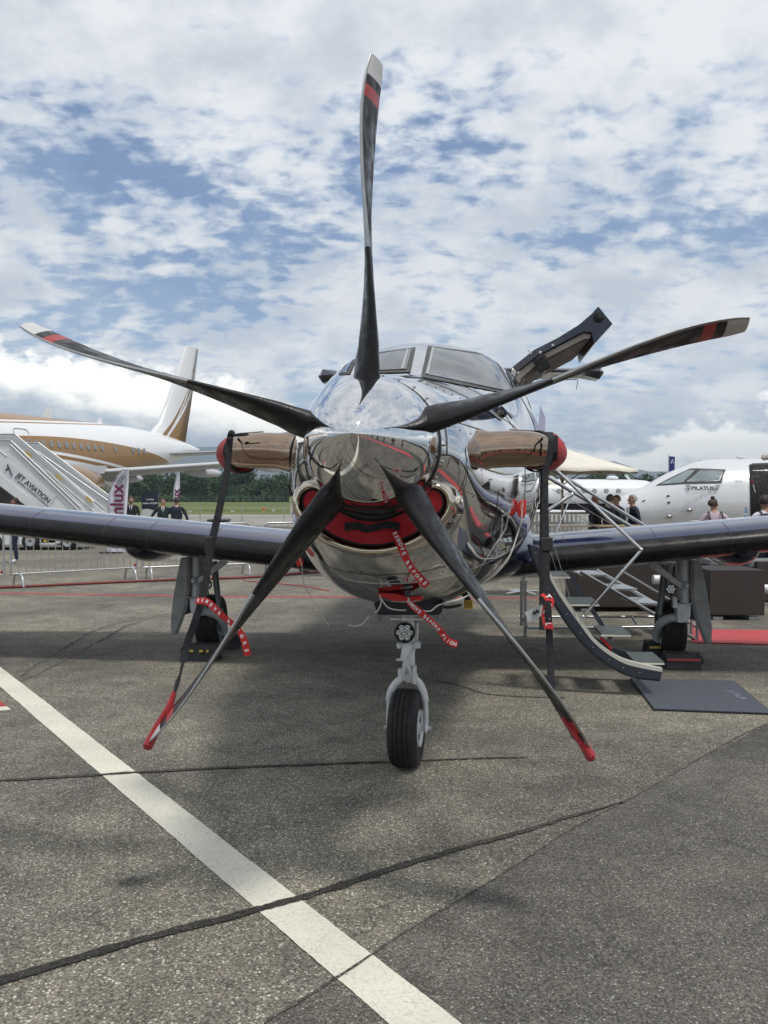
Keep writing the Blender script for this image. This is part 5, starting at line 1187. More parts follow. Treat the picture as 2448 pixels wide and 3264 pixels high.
# ---- feather flags
flagw = M('flag_cloth_white', (.66, .66, .74), .8, var=.05, scale=2); maroon = M('maroon_lettering', (.14, .012, .05), .7)
def feather(label, cx, d, wpx, top, bot, txt):
    t = thing('feather_flag', label, 'flag', at_ground(cx, d)); w = wpx / FPX * d
    x0 = W(cx - wpx / 2, top, d).x; zt = W(cx, top, d).z; zb = W(cx, bot, d).z; L = []; Rr = []
    for i in range(15):
        f = i / 14; z = zt + (zb - zt) * f
        l = x0 + w * (.62 * (1 - min(1, f / .35)) ** 1.8 + .10 * (1 - f) ); r = x0 + w * (1 - .18 * f)
        yy = d + .03 * math.sin(f * 9)
        L.append(Vector((l, yy, z))); Rr.append(Vector((r, yy + .02, z)))
    mb = MB(); mb.loft([[l, l.lerp(r, .5) + Vector((0, .015, 0)), r, r + Vector((0, .004, 0)), l + Vector((0, .004, 0))] for l, r in zip(L, Rr)]); mb.build('sail', flagw, t, world=True)
    P = [Vector((l.x - .012, l.y, l.z)) for l in L][::-1]; P.insert(0, Vector((P[0].x, d, 0))); MB().tube(P, .014, 6).build('pole', alu, t, world=True)
    mb = MB(); mb.box((x0 + .1, d, .02), (.5, .5, .04)); mb.build('base', under_d, t, world=True)
    return t, x0, w, zt, zb
f1, x0, w, zt, zb = feather('wide white feather flag with maroon lettering right of the stairs truck', 376, 24.0, 68, 1496, 1760, 'comlux')
text('comlux', .50, maroon, (x0 + w * .50, 23.93, 1.15), (.02, 0, 1), (-1, 0, .0), f1, 'lettering', .002, off=.012, sx=1.0)
for k in range(6): MB().ribbon(smooth_path([Vector((x0 + w * (.40 + .10 * k * .9), 23.92, 2.06 + .02 * k)), Vector((x0 + w * (.47 + .08 * k), 23.92, 1.93 + .03 * k)), Vector((x0 + w * .72, 23.92, 1.78 + .06 * k))], 3), .018, .003, (1, 0, .3)).build('emblem_feather', grey_ink, f1, world=True)
f2, x0, w, zt, zb = feather('narrow white feather flag standing behind the man in navy', 563, 27.0, 19, 1504, 1700, '')
text('comlux', .30, maroon, (x0 + w * .52, 26.93, 1.35), (.02, 0, 1), (-1, 0, 0), f2, 'lettering', .002, off=.01, sx=1.0)
# roll-up banner
rb_ = thing('rollup_banner', 'roll up banner with dark blue head and white text field between two men in suits', 'banner', at_ground(480, 25.5))
bd = 25.5; tl_, br_ = W(452, 1570, bd), W(506, 1800, bd); bz = .08
mb = MB(); mb.box(((tl_.x + br_.x) / 2, bd, (tl_.z + bz) / 2), (br_.x - tl_.x, .012, tl_.z - bz)); mb.build('sheet', M('banner_white', (.60, .60, .60), .5), rb_, world=True)
mb = MB(); zc_ = tl_.z - .42; pts = [Vector((tl_.x, bd - .012, tl_.z)), Vector((br_.x, bd - .012, tl_.z)), Vector((br_.x, bd - .012, zc_ - .17))] + [Vector((br_.x + (tl_.x - br_.x) * i / 8, bd - .012, zc_ - .17 + .12 * math.sin(i / 8 * 2.2))) for i in range(1, 9)]; mb.prism(pts, (0, .004, 0)); mb.build('head_print', M('banner_navy', (.016, .02, .035), .5), rb_, world=True)
text('comlux', .075, white_ink, ((tl_.x + br_.x) / 2, bd - .016, tl_.z - .20), (1, 0, 0), (0, 0, 1), rb_, 'lettering', .001, off=.001)
text('Airbus ACJ318', .070, white_ink, ((tl_.x + br_.x) / 2, bd - .016, tl_.z - .315), (1, 0, 0), (0, 0, 1), rb_, 'lettering', .001, off=.001)
for k in range(5): mb = MB(); mb.box(((tl_.x + br_.x) / 2 - .08, bd - .012, tl_.z - .72 - k * .11), (.24, .003, .012)); mb.build('text_line', M('light_print', (.25, .26, .28), .6), rb_, world=True)
mb = MB(); mb.box(((tl_.x + br_.x) / 2, bd, .04), (.56, .18, .08)); mb.build('cassette', alu, rb_, world=True)
# ---- barriers
def barrier(label, a, b, grp='crowd barriers along the apron', n=16, hgt=1.02):
    a = Vector(a); b = Vector(b); L = (b - a).length; t = thing('crowd_barrier', label, 'barrier', tuple((a + b) / 2), math.atan2((b - a).y, (b - a).x), grp)
    x0, x1 = -L / 2 + .02, L / 2 - .02; r = .15
    arc = lambda cx, cz, a0, a1: [Vector((cx + r * math.cos(R(a0 + (a1 - a0) * i / 5)), 0, cz + r * math.sin(R(a0 + (a1 - a0) * i / 5)))) for i in range(6)]
    P = [Vector((x0, 0, .2))] + arc(x0 + r, hgt - r, 180, 90) + arc(x1 - r, hgt - r, 90, 0) + [Vector((x1, 0, .2))]
    MB().tube(P, .019, 8).build('frame', alu, t); MB().tube([(x0, 0, .22), (x1, 0, .22)], .016, 8).build('bottom_rail', alu, t)
    bar = None
    for i in range(n):
        x = x0 + (x1 - x0) * (i + 1) / (n + 1)
        if bar is None: bar = MB().tube([(0, 0, .22), (0, 0, hgt)], .0075, 6).build('bar', alu, t); bar.location = (x, 0, 0)
        else: c = bar.copy(); COL.objects.link(c); c.location = (x, 0, 0)
    for x in (x0 + .12, x1 - .12):
        MB().tube(smooth_path([(x, -.26, .01), (x, -.20, .16), (x, -.10, .215), (x, .10, .215), (x, .20, .16), (x, .26, .01)], 3), .019, 8).build('foot', alu, t)
    MB().box((x1 - .02, 0, .27), (.05, .03, .045)).build('red_clip', bred, t)
    return t
g0 = lambda px, d: (W(px, 1600, d).x, d, 0)
barrier('crowd barrier at the left edge, nearest the stairs truck wheels', g0(30, 14.7), g0(438, 16.2), n=17)
barrier('crowd barrier cut by the left edge of the frame', g0(-440, 14.0), g0(14, 14.6))
barrier('crowd barrier directly behind the left main wheel', g0(450, 16.2), g0(806, 17.2))
barrier('crowd barrier in front of the waste bin, ending beside the nose flank', g0(832, 17.2), g0(1180, 18.0))
barrier('crowd barrier hidden partly by the belly of the aircraft', g0(1190, 18), g0(1520, 18.8))
# hoses and cables on the ground
MB().tube(smooth_path([G(-150, 1880) + Vector((0, 0, .025)), G(0, 1877) + Vector((0, 0, .025)), G(300, 1863) + Vector((0, 0, .025)), G(600, 1850) + Vector((0, 0, .025)), G(800, 1844) + Vector((0, 0, .025)), G(985, 1829) + Vector((0, 0, .025)), G(1200, 1815) + Vector((0, 0, .025))], 5), .022, 8).build('hose', M('red_brown_hose', (.18, .03, .025), .6)); tag(COL.objects[-1], 'long dark red hose lying across the apron in front of the barriers', 'hose')
MB().tube(smooth_path([G(770, 1842) + Vector((0, 0, .012)), G(780, 1852) + Vector((0, 0, .012)), G(850, 1860) + Vector((0, 0, .012)), G(930, 1866) + Vector((0, 0, .012)), G(1050, 1885) + Vector((0, 0, .012))], 5), .008, 6).build('ground_cable', M('thin_red_cable', (.45, .04, .03), .6)); tag(COL.objects[-1], 'thin red cable looped on the asphalt beside the dark red hose', 'cable')
# waste bin
wb = thing('waste_bin', 'dark grey wheeled waste bin standing behind the barrier', 'bin', at_ground(698, 27.0)); bm_ = M('bin_plastic', (.05, .06, .065), .5, var=.1)
s_ = 27 / FPX; mb = MB(); mb.loft([[Vector((sx * w, sy * .3, z)) for sx, sy in ((-1, -1), (1, -1), (1, 1), (-1, 1))] for z, w in ((.05, .21), (.80, .27))], smooth=False); mb.build('tub', bm_, wb); mb = MB(); mb.box((0, 0, .84), (.62, .66, .06)); mb.build('lid', bm_, wb, bevel=.015); mb = MB(); mb.tube([(-.28, .3, .86), (.28, .3, .86)], .02, 6); mb.build('handle', bm_, wb)
for x in (-.2, .2): MB().lathe([(.001, -.02), (.09, -.02), (.09, .02), (.001, .02)], 'x', (x, .28, .09), 12).build('wheel', rub, wb)
# perimeter fence posts, runway signs, orange marker
def fence(label, x0, x1, y, n, h=1.9):
    t = thing('perimeter_fence', label, 'fence', ((x0 + x1) / 2, y, 0)); post = None
    for i in range(n + 1):
        x = -(x1 - x0) / 2 + (x1 - x0) * i / n
        if post is None: post = MB().tube([(0, 0, 0), (0, 0, h)], .03, 5).build('post', alu, t); post.location = (x, 0, 0)
        else: c = post.copy(); COL.objects.link(c); c.location = (x, 0, 0)
    mb = MB()
    for z in (.4 * h, h - .05): mb.tube([(-(x1 - x0) / 2, 0, z), ((x1 - x0) / 2, 0, z)], .012, 4)
    tag(mb.build('wires', alu, t), kind='stuff'); return t
fence('far wire perimeter fence at the foot of the wood', -200, -30, 392, 56, 2.4)
fence('nearer wire fence with steel posts crossing the grass edge', -21, -1, 52, 8, 1.05)
for i, (px, py) in enumerate(((605, 1630), (742, 1629), (872, 1627))):
    d = 95; c = W(px, py, d); sg = thing('taxiway_sign', ['small white sign board in the grass right of the navy suited man', 'small white sign board in the grass behind the black strap', 'small white sign board in the grass nearest the nose flank'][i], 'sign', (c.x, d, 0), 0, 'small signs in the grass')
    mb = MB(); mb.box((0, 0, c.z), (.36, .05, .17)); mb.build('board', whitem, sg); mb = MB(); mb.box((.0, -.03, c.z), (.12, .01, .07)); mb.build('number_patch', under_d, sg); mb = MB(); mb.tube([(0, 0, 0), (0, 0, c.z)], .02, 5); mb.build('leg', alu, sg)
c = W(841, 1622, 80); om = thing('marker_disc', 'red orange marker disc on a short pole in the grass', 'marker', (c.x, 80, 0)); MB().lathe([(.001, -.02), (.13, -.02), (.13, .02), (.001, .02)], 'y', (0, 0, c.z), 16).build('disc', M('orange_red_marker', (.60, .07, .02), .5), om); MB().box((0, 0, c.z - .2), (.12, .04, .14)).build('plate', ytag, om); MB().tube([(0, 0, 0), (0, 0, c.z - .1)], .02, 6).build('pole', alu, om)
# ================================================================ BACKGROUND RIGHT
JD = 24.0
J = thing('business_jet', 'white and silver business jet with open cabin door and maker lettering below the cockpit glass', 'airplane', (W(2300, 1600, JD).x, JD + 1.0, 0))
jx = lambda px, d=JD: W(px, 1600, d).x
def JP(px, py, d=JD): return W(px, py, d)
# side profile (photo px): x, top y, bottom y
jp = [(1956, 1622, 1632), (1966, 1606, 1650), (2000, 1586, 1676), (2045, 1568, 1700), (2089, 1549, 1716), (2130, 1523, 1726), (2165, 1504, 1732), (2200, 1489, 1736), (2235, 1474, 1739), (2270, 1464, 1741), (2310, 1459.5, 1742), (2351, 1458, 1743), (2448, 1457, 1744), (2700, 1457, 1744), (3000, 1470, 1725), (3300, 1490, 1650), (3500, 1500, 1560)]
rings = []; JR = {}
for x, yt, yb in jp:
    zt_, zb_ = JP(x, yt).z, JP(x, yb).z; hh = (zt_ - zb_) / 2; zc_ = (zt_ + zb_) / 2; X = JP(x, 1600).x; wv = hh * 1.0 if x < 2800 else hh * .9
    rings.append([Vector((X, JD + 1.0 - wv * math.cos(2 * math.pi * k / 40), zc_ + hh * math.sin(2 * math.pi * k / 40))) for k in range(40)]); JR[X] = (zc_, hh, wv)
jet_m = M('pearl_white_paint', (.66, .665, .68), .25, .15, coat=.5, var=.03, scale=1)
MB().loft(rings).build('fuselage', jet_m, J, world=True)
JK = sorted(JR)
def jskin(x, z, out=.01):
    i = 0
    while i < len(JK) - 2 and JK[i + 1] < x: i += 1
    t = (x - JK[i]) / (JK[i + 1] - JK[i]); t = max(0, min(1, t)); a, b = JR[JK[i]], JR[JK[i + 1]]; zc_, hh, w_ = [p * (1 - t) + q_ * t for p, q_ in zip(a, b)]
    s = max(-.995, min(.995, (z - zc_) / hh)); cs = math.sqrt(1 - s * s)
    return Vector((x, JD + 1.0 - (w_ + out) * cs, zc_ + (hh + out) * s))
def jray(px, py, out=.01):
    p = JP(px, py)
    for _ in range(6):
        q_ = jskin(p.x, p.z, out); p = W(px, py, q_.y)
    return jskin(p.x, p.z, out)
def jpatch(name, pts_top, pts_bot, m, out, ny=6, par=J, n=10):
    T_ = smooth_path([Vector((a, b, 0)) for a, b in pts_top], 1) if False else None
    def res(pts): 
        P = [Vector((a, b, 0)) for a, b in pts]; L = [0]
        for i in range(1, len(P)): L.append(L[-1] + (P[i] - P[i - 1]).length)
        o = []
        for k in range(n + 1):
            d_ = L[-1] * k / n; i = 0
            while i < len(P) - 2 and L[i + 1] < d_: i += 1
            o.append(P[i].lerp(P[i + 1], (d_ - L[i]) / max(1e-6, L[i + 1] - L[i])))
        return o
    A_, B_ = res(pts_top), res(pts_bot); mb = MB(); V = []
    for j in range(ny + 1):
        for i in range(n + 1): p = A_[i].lerp(B_[i], j / ny); V.append(jray(p.x, p.y, out))
    mb.add(V, [(j * (n + 1) + i, j * (n + 1) + i + 1, (j + 1) * (n + 1) + i + 1, (j + 1) * (n + 1) + i) for j in range(ny) for i in range(n)], 0, True)
    return mb.build(name, m, par, world=True)
jpatch('cockpit_surround', [(2096, 1545), (2148, 1518), (2202, 1493), (2260, 1495), (2313, 1497)], [(2090, 1549), (2120, 1547), (2180, 1543), (2240, 1542), (2300, 1541)], framem, .012)
jg = M('jet_window_glass', (.22, .27, .28), .05, .3, coat=1, var=.25, scale=1.5)
jpatch('windscreen', [(2108, 1543), (2150, 1522), (2196, 1499), (2216, 1500)], [(2104, 1545), (2130, 1543), (2160, 1541), (2178, 1538)], jg, .02)
jpatch('side_window', [(2233, 1503), (2265, 1502), (2302, 1504), (2303, 1506)], [(2192, 1536), (2230, 1535), (2275, 1534), (2290, 1533)], jg, .022)
jo = [jray(x, y, .024) for x, y in ((2236, 1501), (2300, 1502), (2303, 1507), (2293, 1533), (2275, 1535), (2190, 1537), (2236, 1501))]
MB().tube(jo, .012, 5).build('window_trim', alu, J, world=True)
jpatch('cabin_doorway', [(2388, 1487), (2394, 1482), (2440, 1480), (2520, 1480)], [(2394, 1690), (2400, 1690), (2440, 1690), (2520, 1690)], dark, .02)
jpatch('door_frame', [(2386, 1484), (2394, 1478.5), (2440, 1477), (2524, 1477)], [(2390, 1486), (2396, 1484), (2440, 1482), (2524, 1482)], framem, .018, 2)
c = jray(2240, 1557, .03); text('PILATUS', .145, grey_ink, JP(2240, 1557, c.y - .10), (1, 0, 0), (0, .25, 1), J, 'lettering', .002, off=.006, sx=1.18)
for sgn, xs in ((-1, (2200, 2184)), (1, (2280, 2296))):
    for k in range(4):
        y = 1550 + k * 4.2; a = jray(xs[0], y + 1, .06); b = jray(xs[1] - sgn * k * 3, y, .06); MB().tube([a, b], .011, 5).build('wing_emblem', grey_ink, J, world=True)
text('PC-24', .065, grey_ink, JP(2354, 1535, jray(2354, 1535, .03).y - .08), (1, 0, 0), (0, .1, 1), J, 'lettering', .001, off=.001)
for x, y in ((2137, 1643), (2201, 1623)):
    a = jray(x - 8, y + 4, .02); a2 = a + Vector((0, -.12, 0)); mb = MB(); mb.ball(jray(x - 3, y + 2, .05), (.09, .04, .05), 10, 6); mb.tube([jray(x - 3, y + 2, .10), jray(x - 38, y + 8, .12)], .008, 5); mb.build('probe', steel, J, world=True)
for x, y in ((2130, 1581), (2132, 1602)): MB().ball(jray(x, y, .0), (.05, .03, .03), 8, 6).build('sensor', framem, J, world=True)
MB().tube([jray(2046, 1599, .02), jray(2057, 1595, .02)], .012, 4).build('panel_mark', framem, J, world=True)
mb = MB(); mb.ball(JP(2360, 1457, JD + 1), (.12, .1, .035), 12, 6); mb.build('roof_antenna', whitem, J, world=True); mb = MB(); mb.prism([JP(2234, 1474, JD + 1), JP(2230, 1466, JD + 1), JP(2233, 1467, JD + 1), JP(2238, 1473, JD + 1)], (0, .02, 0)); mb.build('blade_antenna', framem, J, world=True)
mb = MB(); mb.tube([JP(2400, 1545, JD - .2), JP(2425, 1640, JD - .2)], .022, 6); mb.build('door_handrail', satin, J, world=True); mb = MB(); mb.tube([JP(2397, 1530, JD - .1), JP(2399, 1580, JD - .1), JP(2397, 1640, JD - .1)], .035, 6); mb.ball(JP(2397, 1602, JD - .15), (.07, .05, .11), 8, 6); mb.build('red_strap', bred, J, world=True)
for x, d_ in ((1990, JD + 1), (2750, JD - .6), (2750, JD + 2.6)):
    p = JP(x, 1720, d_); mb = MB(); mb.tube([(p.x, d_, .9), (p.x, d_, .3)], .06, 8); mb.build('gear_leg', greyp, J, world=True); MB().lathe([(.001, -.1), (.24, -.1), (.28, 0), (.24, .1), (.001, .1)], 'y', (p.x, d_, .28), 16).build('wheel', rub, J, world=True)
MB().box(JP(2200, 1681, 20), (.9, .05, .05)).build('ground_rail', under_d, J, world=True)
# far white jet
FD = 36.0
FJ = thing('business_jet', 'far white jet with oval windows and dark blue belly behind the cream parasol', 'airplane', (W(1900, 1600, FD).x, FD + 1.1, 0))
fp = [(2170, 1566, 1572), (2150, 1558, 1590), (2110, 1540, 1612), (2080, 1530, 1626), (2040, 1527, 1636), (1900, 1526, 1640), (1700, 1526, 1640), (1400, 1527, 1638), (1200, 1540, 1600)]
rings = []
for x, yt, yb in fp:
    zt_, zb_ = W(x, yt, FD).z, W(x, yb, FD).z; hh = (zt_ - zb_) / 2; zc_ = (zt_ + zb_) / 2; X = W(x, 1600, FD).x
    rings.append([Vector((X, FD + 1.0 - hh * math.cos(2 * math.pi * k / 32), zc_ + hh * math.sin(2 * math.pi * k / 32))) for k in range(32)])
mb = MB(); mb.loft(rings)
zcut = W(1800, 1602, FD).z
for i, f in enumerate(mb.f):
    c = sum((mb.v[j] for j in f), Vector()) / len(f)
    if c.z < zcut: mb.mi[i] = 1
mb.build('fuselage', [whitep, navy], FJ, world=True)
wmk = None
for px in (1781, 1820, 1858, 1895, 1933, 1972):
    c = W(px, 1565, FD); p = Vector((c.x, FD + .02, c.z))
    mb = MB(); mb.lathe([(.001, -.02), (.085, -.02), (.085, .03)], 'y', p, 14, M=Matrix.Diagonal((1.15, 1, 1)).to_3x3()); w_ = mb.build('window', winm, FJ, world=True)
    mb = MB(); mb.lathe([(.085, -.03), (.105, -.02), (.105, .03)], 'y', p, 14); s2 = mb.build('window_ring', greyp, FJ, world=True); sub(s2, w_)
mb = MB(); mb.ball(W(1952, 1524, FD + 1), (.27, .2, .10), 12, 6); mb.build('satcom_dome', whitep, FJ, world=True)
mb = MB(); mb.prism([W(1990, 1514, FD + 1), W(1997, 1513, FD + 1), W(2012, 1528, FD + 1), W(2002, 1528, FD + 1)], (0, .03, 0)); mb.build('blade_antenna', whitep, FJ, world=True)
mb = MB(); mb.prism([W(1752, 1514, FD + 1), W(1757, 1514, FD + 1), W(1775, 1528, FD + 1), W(1763, 1528, FD + 1)], (0, .03, 0)); mb.build('blade_antenna', whitep, FJ, world=True)
slab('wing', (W(1560, 1600, FD).x - FJ.location.x, -3.5, 0.4, .98), (W(1870, 1600, 30).x - FJ.location.x, -7.0, -5.9, 1.05), whitep, .12, FJ)
for px in (1500, 2060): c = W(px, 1640, FD); MB().tube([(c.x, FD + 1, .8), (c.x, FD + 1, .25)], .06, 8).build('gear_leg', greyp, FJ, world=True); MB().lathe([(.001, -.1), (.22, -.1), (.25, 0), (.22, .1), (.001, .1)], 'y', (c.x, FD + 1, .25), 14).build('wheel', rub, FJ, world=True)
# parasols
canv = M('cream_canvas', (.70, .66, .57), .8, var=.05, scale=2); wood_m = M('pale_wood', (.34, .25, .16), .6, var=.15)
def parasol(label, apex, corner, d, dz=None, n=8, grp=None):
    a = W(apex[0], apex[1], d); c = W(corner[0], corner[1], d); r = abs(c.x - a.x); zc_ = c.z
    t = thing('parasol', label, 'parasol', (a.x, d, 0), 0, grp); mb = MB()
    pts = []; 
    for k in range(n * 4):
        ang = 2 * math.pi * k / (n * 4); sg = (k % 4) / 4; rr = r * (math.cos(math.pi / n) / math.cos(((ang + math.pi / n) % (2 * math.pi / n)) - math.pi / n)) if False else r * (1 - .035 * math.sin(math.pi * sg)); pts.append((ang, rr, sg))
    rows = []
    for f in (0.0, .1, .3, .55, .8, 1.0):
        rows.append([Vector((math.cos(an) * rr * max(f, .012), math.sin(an) * rr * max(f, .012), a.z + (zc_ - a.z) * (f ** .92) - (.03 * math.sin(math.pi * sg) * -f))) for an, rr, sg in pts])
    rows += [[p - Vector((0, 0, .05)) for p in rows[-1]]] + [[p - Vector((0, 0, .02)) for p in r_] for r_ in rows[::-1][0:0]]
    mb.loft(rows, True, False); mb.build('canopy', canv, t)
    MB().tube([(0, 0, 0), (0, 0, a.z)], .025, 8).build('pole', wood_m, t); MB().ball((0, 0, a.z + .05), (.05, .05, .09), 8, 6).build('finial', under_d, t)
    for k in range(n):
        an = 2 * math.pi * k / n; MB().tube([(math.cos(an) * r * .97, math.sin(an) * r * .97, zc_ + .0), (0.02 * math.cos(an), .02 * math.sin(an), a.z - .06)], .012, 4).build('rib', wood_m, t)
    for k in range(0, n, 2):
        an = 2 * math.pi * k / n; MB().tube([(math.cos(an) * r * .5, math.sin(an) * r * .5, zc_ + (a.z - zc_) * .48), (0, 0, zc_ - .28)], .012, 4).build('strut', wood_m, t)
    MB().box((0, 0, .04), (.6, .6, .08)).build('base', under_d, t); return t
parasol('large cream parasol open behind the right exhaust stack', (1793, 1427), (2031, 1503), 18.0)
parasol('cream parasol cut by the right edge above the jet', (2640, 1380), (2436, 1452), 15.0)
parasol('small cream parasol low beside the flank, left of the big one', (1700, 1500), (1775, 1540), 24.0)
# tall blue flag
bf = thing('banner_flag', 'tall blue banner flag on a pole left of the silver jet cockpit', 'flag', at_ground(2140, 44)); c0, c1 = W(2133, 1454, 44), W(2151, 1560, 44)
mb = MB(); mb.prism([c0, Vector((c1.x, 44, c0.z - .03)), Vector((c1.x, 44.1, c1.z)), Vector((c0.x, 44, c1.z))], (0, .01, 0)); mb.build('sail', M('royal_blue_cloth', (.025, .03, .19), .8), bf, world=True); MB().tube([Vector((c0.x - .02, 44, 0)), Vector((c0.x - .02, 44, c0.z + .08))], .025, 6).build('pole', alu, bf, world=True)
mb = MB(); m_ = (c0.x + c1.x) / 2; mb.tube([(m_ - .07, 43.95, c0.z - .38), (m_, 43.95, c0.z - .16), (m_ + .07, 43.95, c0.z - .38)], .022, 5); mb.build('chevron', white_ink, bf, world=True)
# white picket fence
pk = thing('picket_fence', 'low white picket fence behind the tables', 'fence', (W(1760, 1600, 19.5).x, 19.5, 0)); pic = None; xx0 = W(1600, 1600, 19.5).x - W(1760, 1600, 19.5).x; xx1 = W(1895, 1600, 19.5).x - W(1760, 1600, 19.5).x
k = 0; x = xx0
while x < xx1:
    if pic is None: pic = MB().prism([(-.028, 0, .05), (.028, 0, .05), (.028, 0, 1.12), (0, 0, 1.17), (-.028, 0, 1.12)], (0, .02, 0)).build('picket', whitem, pk); pic.location = (x, 0, 0)
    else: c = pic.copy(); COL.objects.link(c); c.location = (x, 0, 0)
    x += .098
for z in (.3, .95): MB().box(((xx0 + xx1) / 2, .03, z), (xx1 - xx0, .025, .07)).build('rail', whitem, pk)
# tables
def table(label, px, d, w, h, m, foot=True, grp=None):
    t = thing('high_table', label, 'table', at_ground(px, d), 0, grp); MB().box((0, 0, h), (w, .6, .035)).build('top', m, t, bevel=.008); MB().tube([(0, 0, .04), (0, 0, h)], .035, 8).build('column', satin, t)
    for k in range(4): an = k * math.pi / 2 + .5; MB().tube([(0, 0, .06), (.33 * math.cos(an), .33 * math.sin(an), .03)], [.03, .018], 6).build('foot', satin, t)
    return t
table('wooden high table in front of the picket fence', 1795, 16.5, .95, .99, M('greyed_wood_top', (.30, .26, .22), .6))
table('table with a chrome star base seen under the belly', 1668, 13.6, .6, .85, whitem)
table('brown table edge in front of the men in dark coats', 1990, 16.6, 1.1, .98, wood_m)
table('white high table where the woman leans', 2350, 15.5, 1.5, 1.09, whitem)
bo = thing('water_bottle', 'clear blue water bottle standing on the white table', 'bottle', tuple(W(2377, 1660, 15.4) * 1.0)); bo.location.z = 1.108; XF[bo.name] = Matrix.Translation(bo.location)
MB().lathe([(.001, 0), (.034, .0), (.036, .02), (.033, .06), (.036, .09), (.036, .15), (.028, .18), (.014, .205), (.013, .215)], 'z', (0, 0, 0), 16).build('bottle_body', M('blue_plastic', (.20, .38, .50), .1, 0, coat=1, var=.1), bo); MB().lathe([(.001, .215), (.015, .215), (.015, .235), (.001, .235)], 'z', (0, 0, 0), 12).build('cap', M('blue_cap', (.03, .12, .45), .5), bo)
MB().lathe([(.0365, .09), (.0372, .09), (.0372, .14), (.0365, .14)], 'z', (0, 0, 0), 16).build('label', whitem, bo)
# people right
hang = {'l': ((.24, -.0, 1.17), (.22, -.14, 1.0)), 'r': ((-.24, 0, 1.17), (-.22, -.12, .98))}
person('bald man in long dark coat behind the stair rails', at_ground(1895, 17.6), R(60), 1.60, SUIT, SUIT, skin=SKIN2, style='bald')
person('brown haired man in dark coat turned away, behind the stair rails', at_ground(1945, 17.2), R(150), 1.59, SUIT, SUIT, hair=HAIRB, arms=hang)
person('man half hidden behind the brown haired one, face turned left', at_ground(1966, 18.4), R(-60), 1.58, SUIT, SUIT, hair=HAIRB, arms=hang)
person('grey haired man in navy suit and white shirt facing left', at_ground(2024, 17.4), R(-82), 1.585, SUITN, SUITN, hair=HAIRG, skin=SKIN, lean=.05)
wm = person('woman in pale pink shirt with dark backpack and hair bun leaning on the table', at_ground(2278, 15.0), R(172), 1.50, PINK, SUITN, hair=HAIRB, style='bun', jacket=False, lean=.06, arms={'r': ((-.36, -.10, 1.22), (-.42, -.34, 1.15)), 'l': ((.28, -.06, 1.2), (.16, -.33, 1.18))}, headturn=R(-40))
bgm = M('black_backpack', (.013, .014, .02), .6, var=.2)
def backpack(t, k, m, wd_=.26, ht=.34, zc_=1.2, yo=.17):
    mb = MB(); mb.box((0, yo * k, zc_ * k), (wd_ * k, .13 * k, ht * k)); o = mb.build('backpack', m, t, bevel=.04 * k)
    for sx in (-1, 1): MB().ribbon(smooth_path([(sx * .10 * k, (yo - .02) * k, (zc_ + ht * .35) * k), (sx * .125 * k, .12 * k, 1.40 * k), (sx * .12 * k, .03 * k, 1.49 * k), (sx * .125 * k, -.12 * k, 1.42 * k)], 3), .035 * k, .008, (1, 0, 0)).build('shoulder_strap', m, t)
    return o
def carried(label, cat, src, rz, k, **a):
    t = thing('backpack', label, cat, tuple(src.location), rz); backpack(t, k, bgm, **a); return t
b1 = carried('small dark backpack worn low by the woman in pink', 'backpack', wm, R(172), 1.50 / 1.75, wd_=.30, ht=.20, zc_=1.14, yo=.20)
nk = person('man in white sleeves wearing a black sports backpack at the right edge', at_ground(2440, 12.8), R(190), 1.555, WHJ, SUITN, hair=HAIRD, style='beard', jacket=False, arms={'l': ((.26, -.05, 1.2), (.2, -.28, 1.1)), 'r': ((-.26, -.05, 1.2), (-.2, -.28, 1.1))}, headturn=R(-60), skin=SKIN2)
for mname in ('body',): 
    ob = [o for o in COL.objects if o.parent == nk and o.name.startswith('body')][0]; ob.data.materials[4] = WHJ
b2 = carried('large black sports backpack with white lettering at the right edge', 'backpack', nk, R(190), 1.555 / 1.75, wd_=.34, ht=.46, zc_=1.22, yo=.19)
T2 = XF[b2.name]; k2 = 1.555 / 1.75
text('NIKE', .125, white_ink, T2 @ Vector((0.0, .262 * k2, 1.23 * k2)), T2.to_3x3() @ Vector((-1, 0, .35)), T2.to_3x3() @ Vector((.35, 0, 1)), b2, 'lettering', .002, shear=.2, off=.003)
mb = MB(); mb.prism([Vector((.10, .262, 1.13)) * k2, Vector((.06, .262, 1.08)) * k2, Vector((-.13, .262, 1.24)) * k2, Vector((.05, .262, 1.115)) * k2], (0, .006, 0)); mb.build('swoosh', white_ink, b2)
# rattan lounge furniture
rat = bpy.data.materials.new('woven_rattan'); rat.use_nodes = True; n = rat.node_tree; b_ = n.nodes['Principled BSDF']; h_ = NG(n); tcx = h_.n('ShaderNodeTexCoord').outputs['Object']
wv = h_.n('ShaderNodeTexWave', wave_type='BANDS', bands_direction='Z'); h_.set(wv, 'Vector', tcx); wv.inputs['Scale'].default_value = 60; wv.inputs['Distortion'].default_value = 1.5; wv.inputs['Detail'].default_value = 2; wv.inputs['Detail Scale'].default_value = 5
h_.set(b_, 'Base Color', h_.mix(wv.outputs['Fac'], rgb(.012, .008, .007), rgb(.055, .036, .030))); b_.inputs['Roughness'].default_value = .6
bn_ = h_.n('ShaderNodeBump'); bn_.inputs['Strength'].default_value = .6; bn_.inputs['Distance'].default_value = .01; h_.set(bn_, 'Height', wv.outputs['Fac']); n.links.new(bn_.outputs[0], b_.inputs['Normal'])
cush = M('grey_cushion', (.19, .20, .21), .9, var=.1)
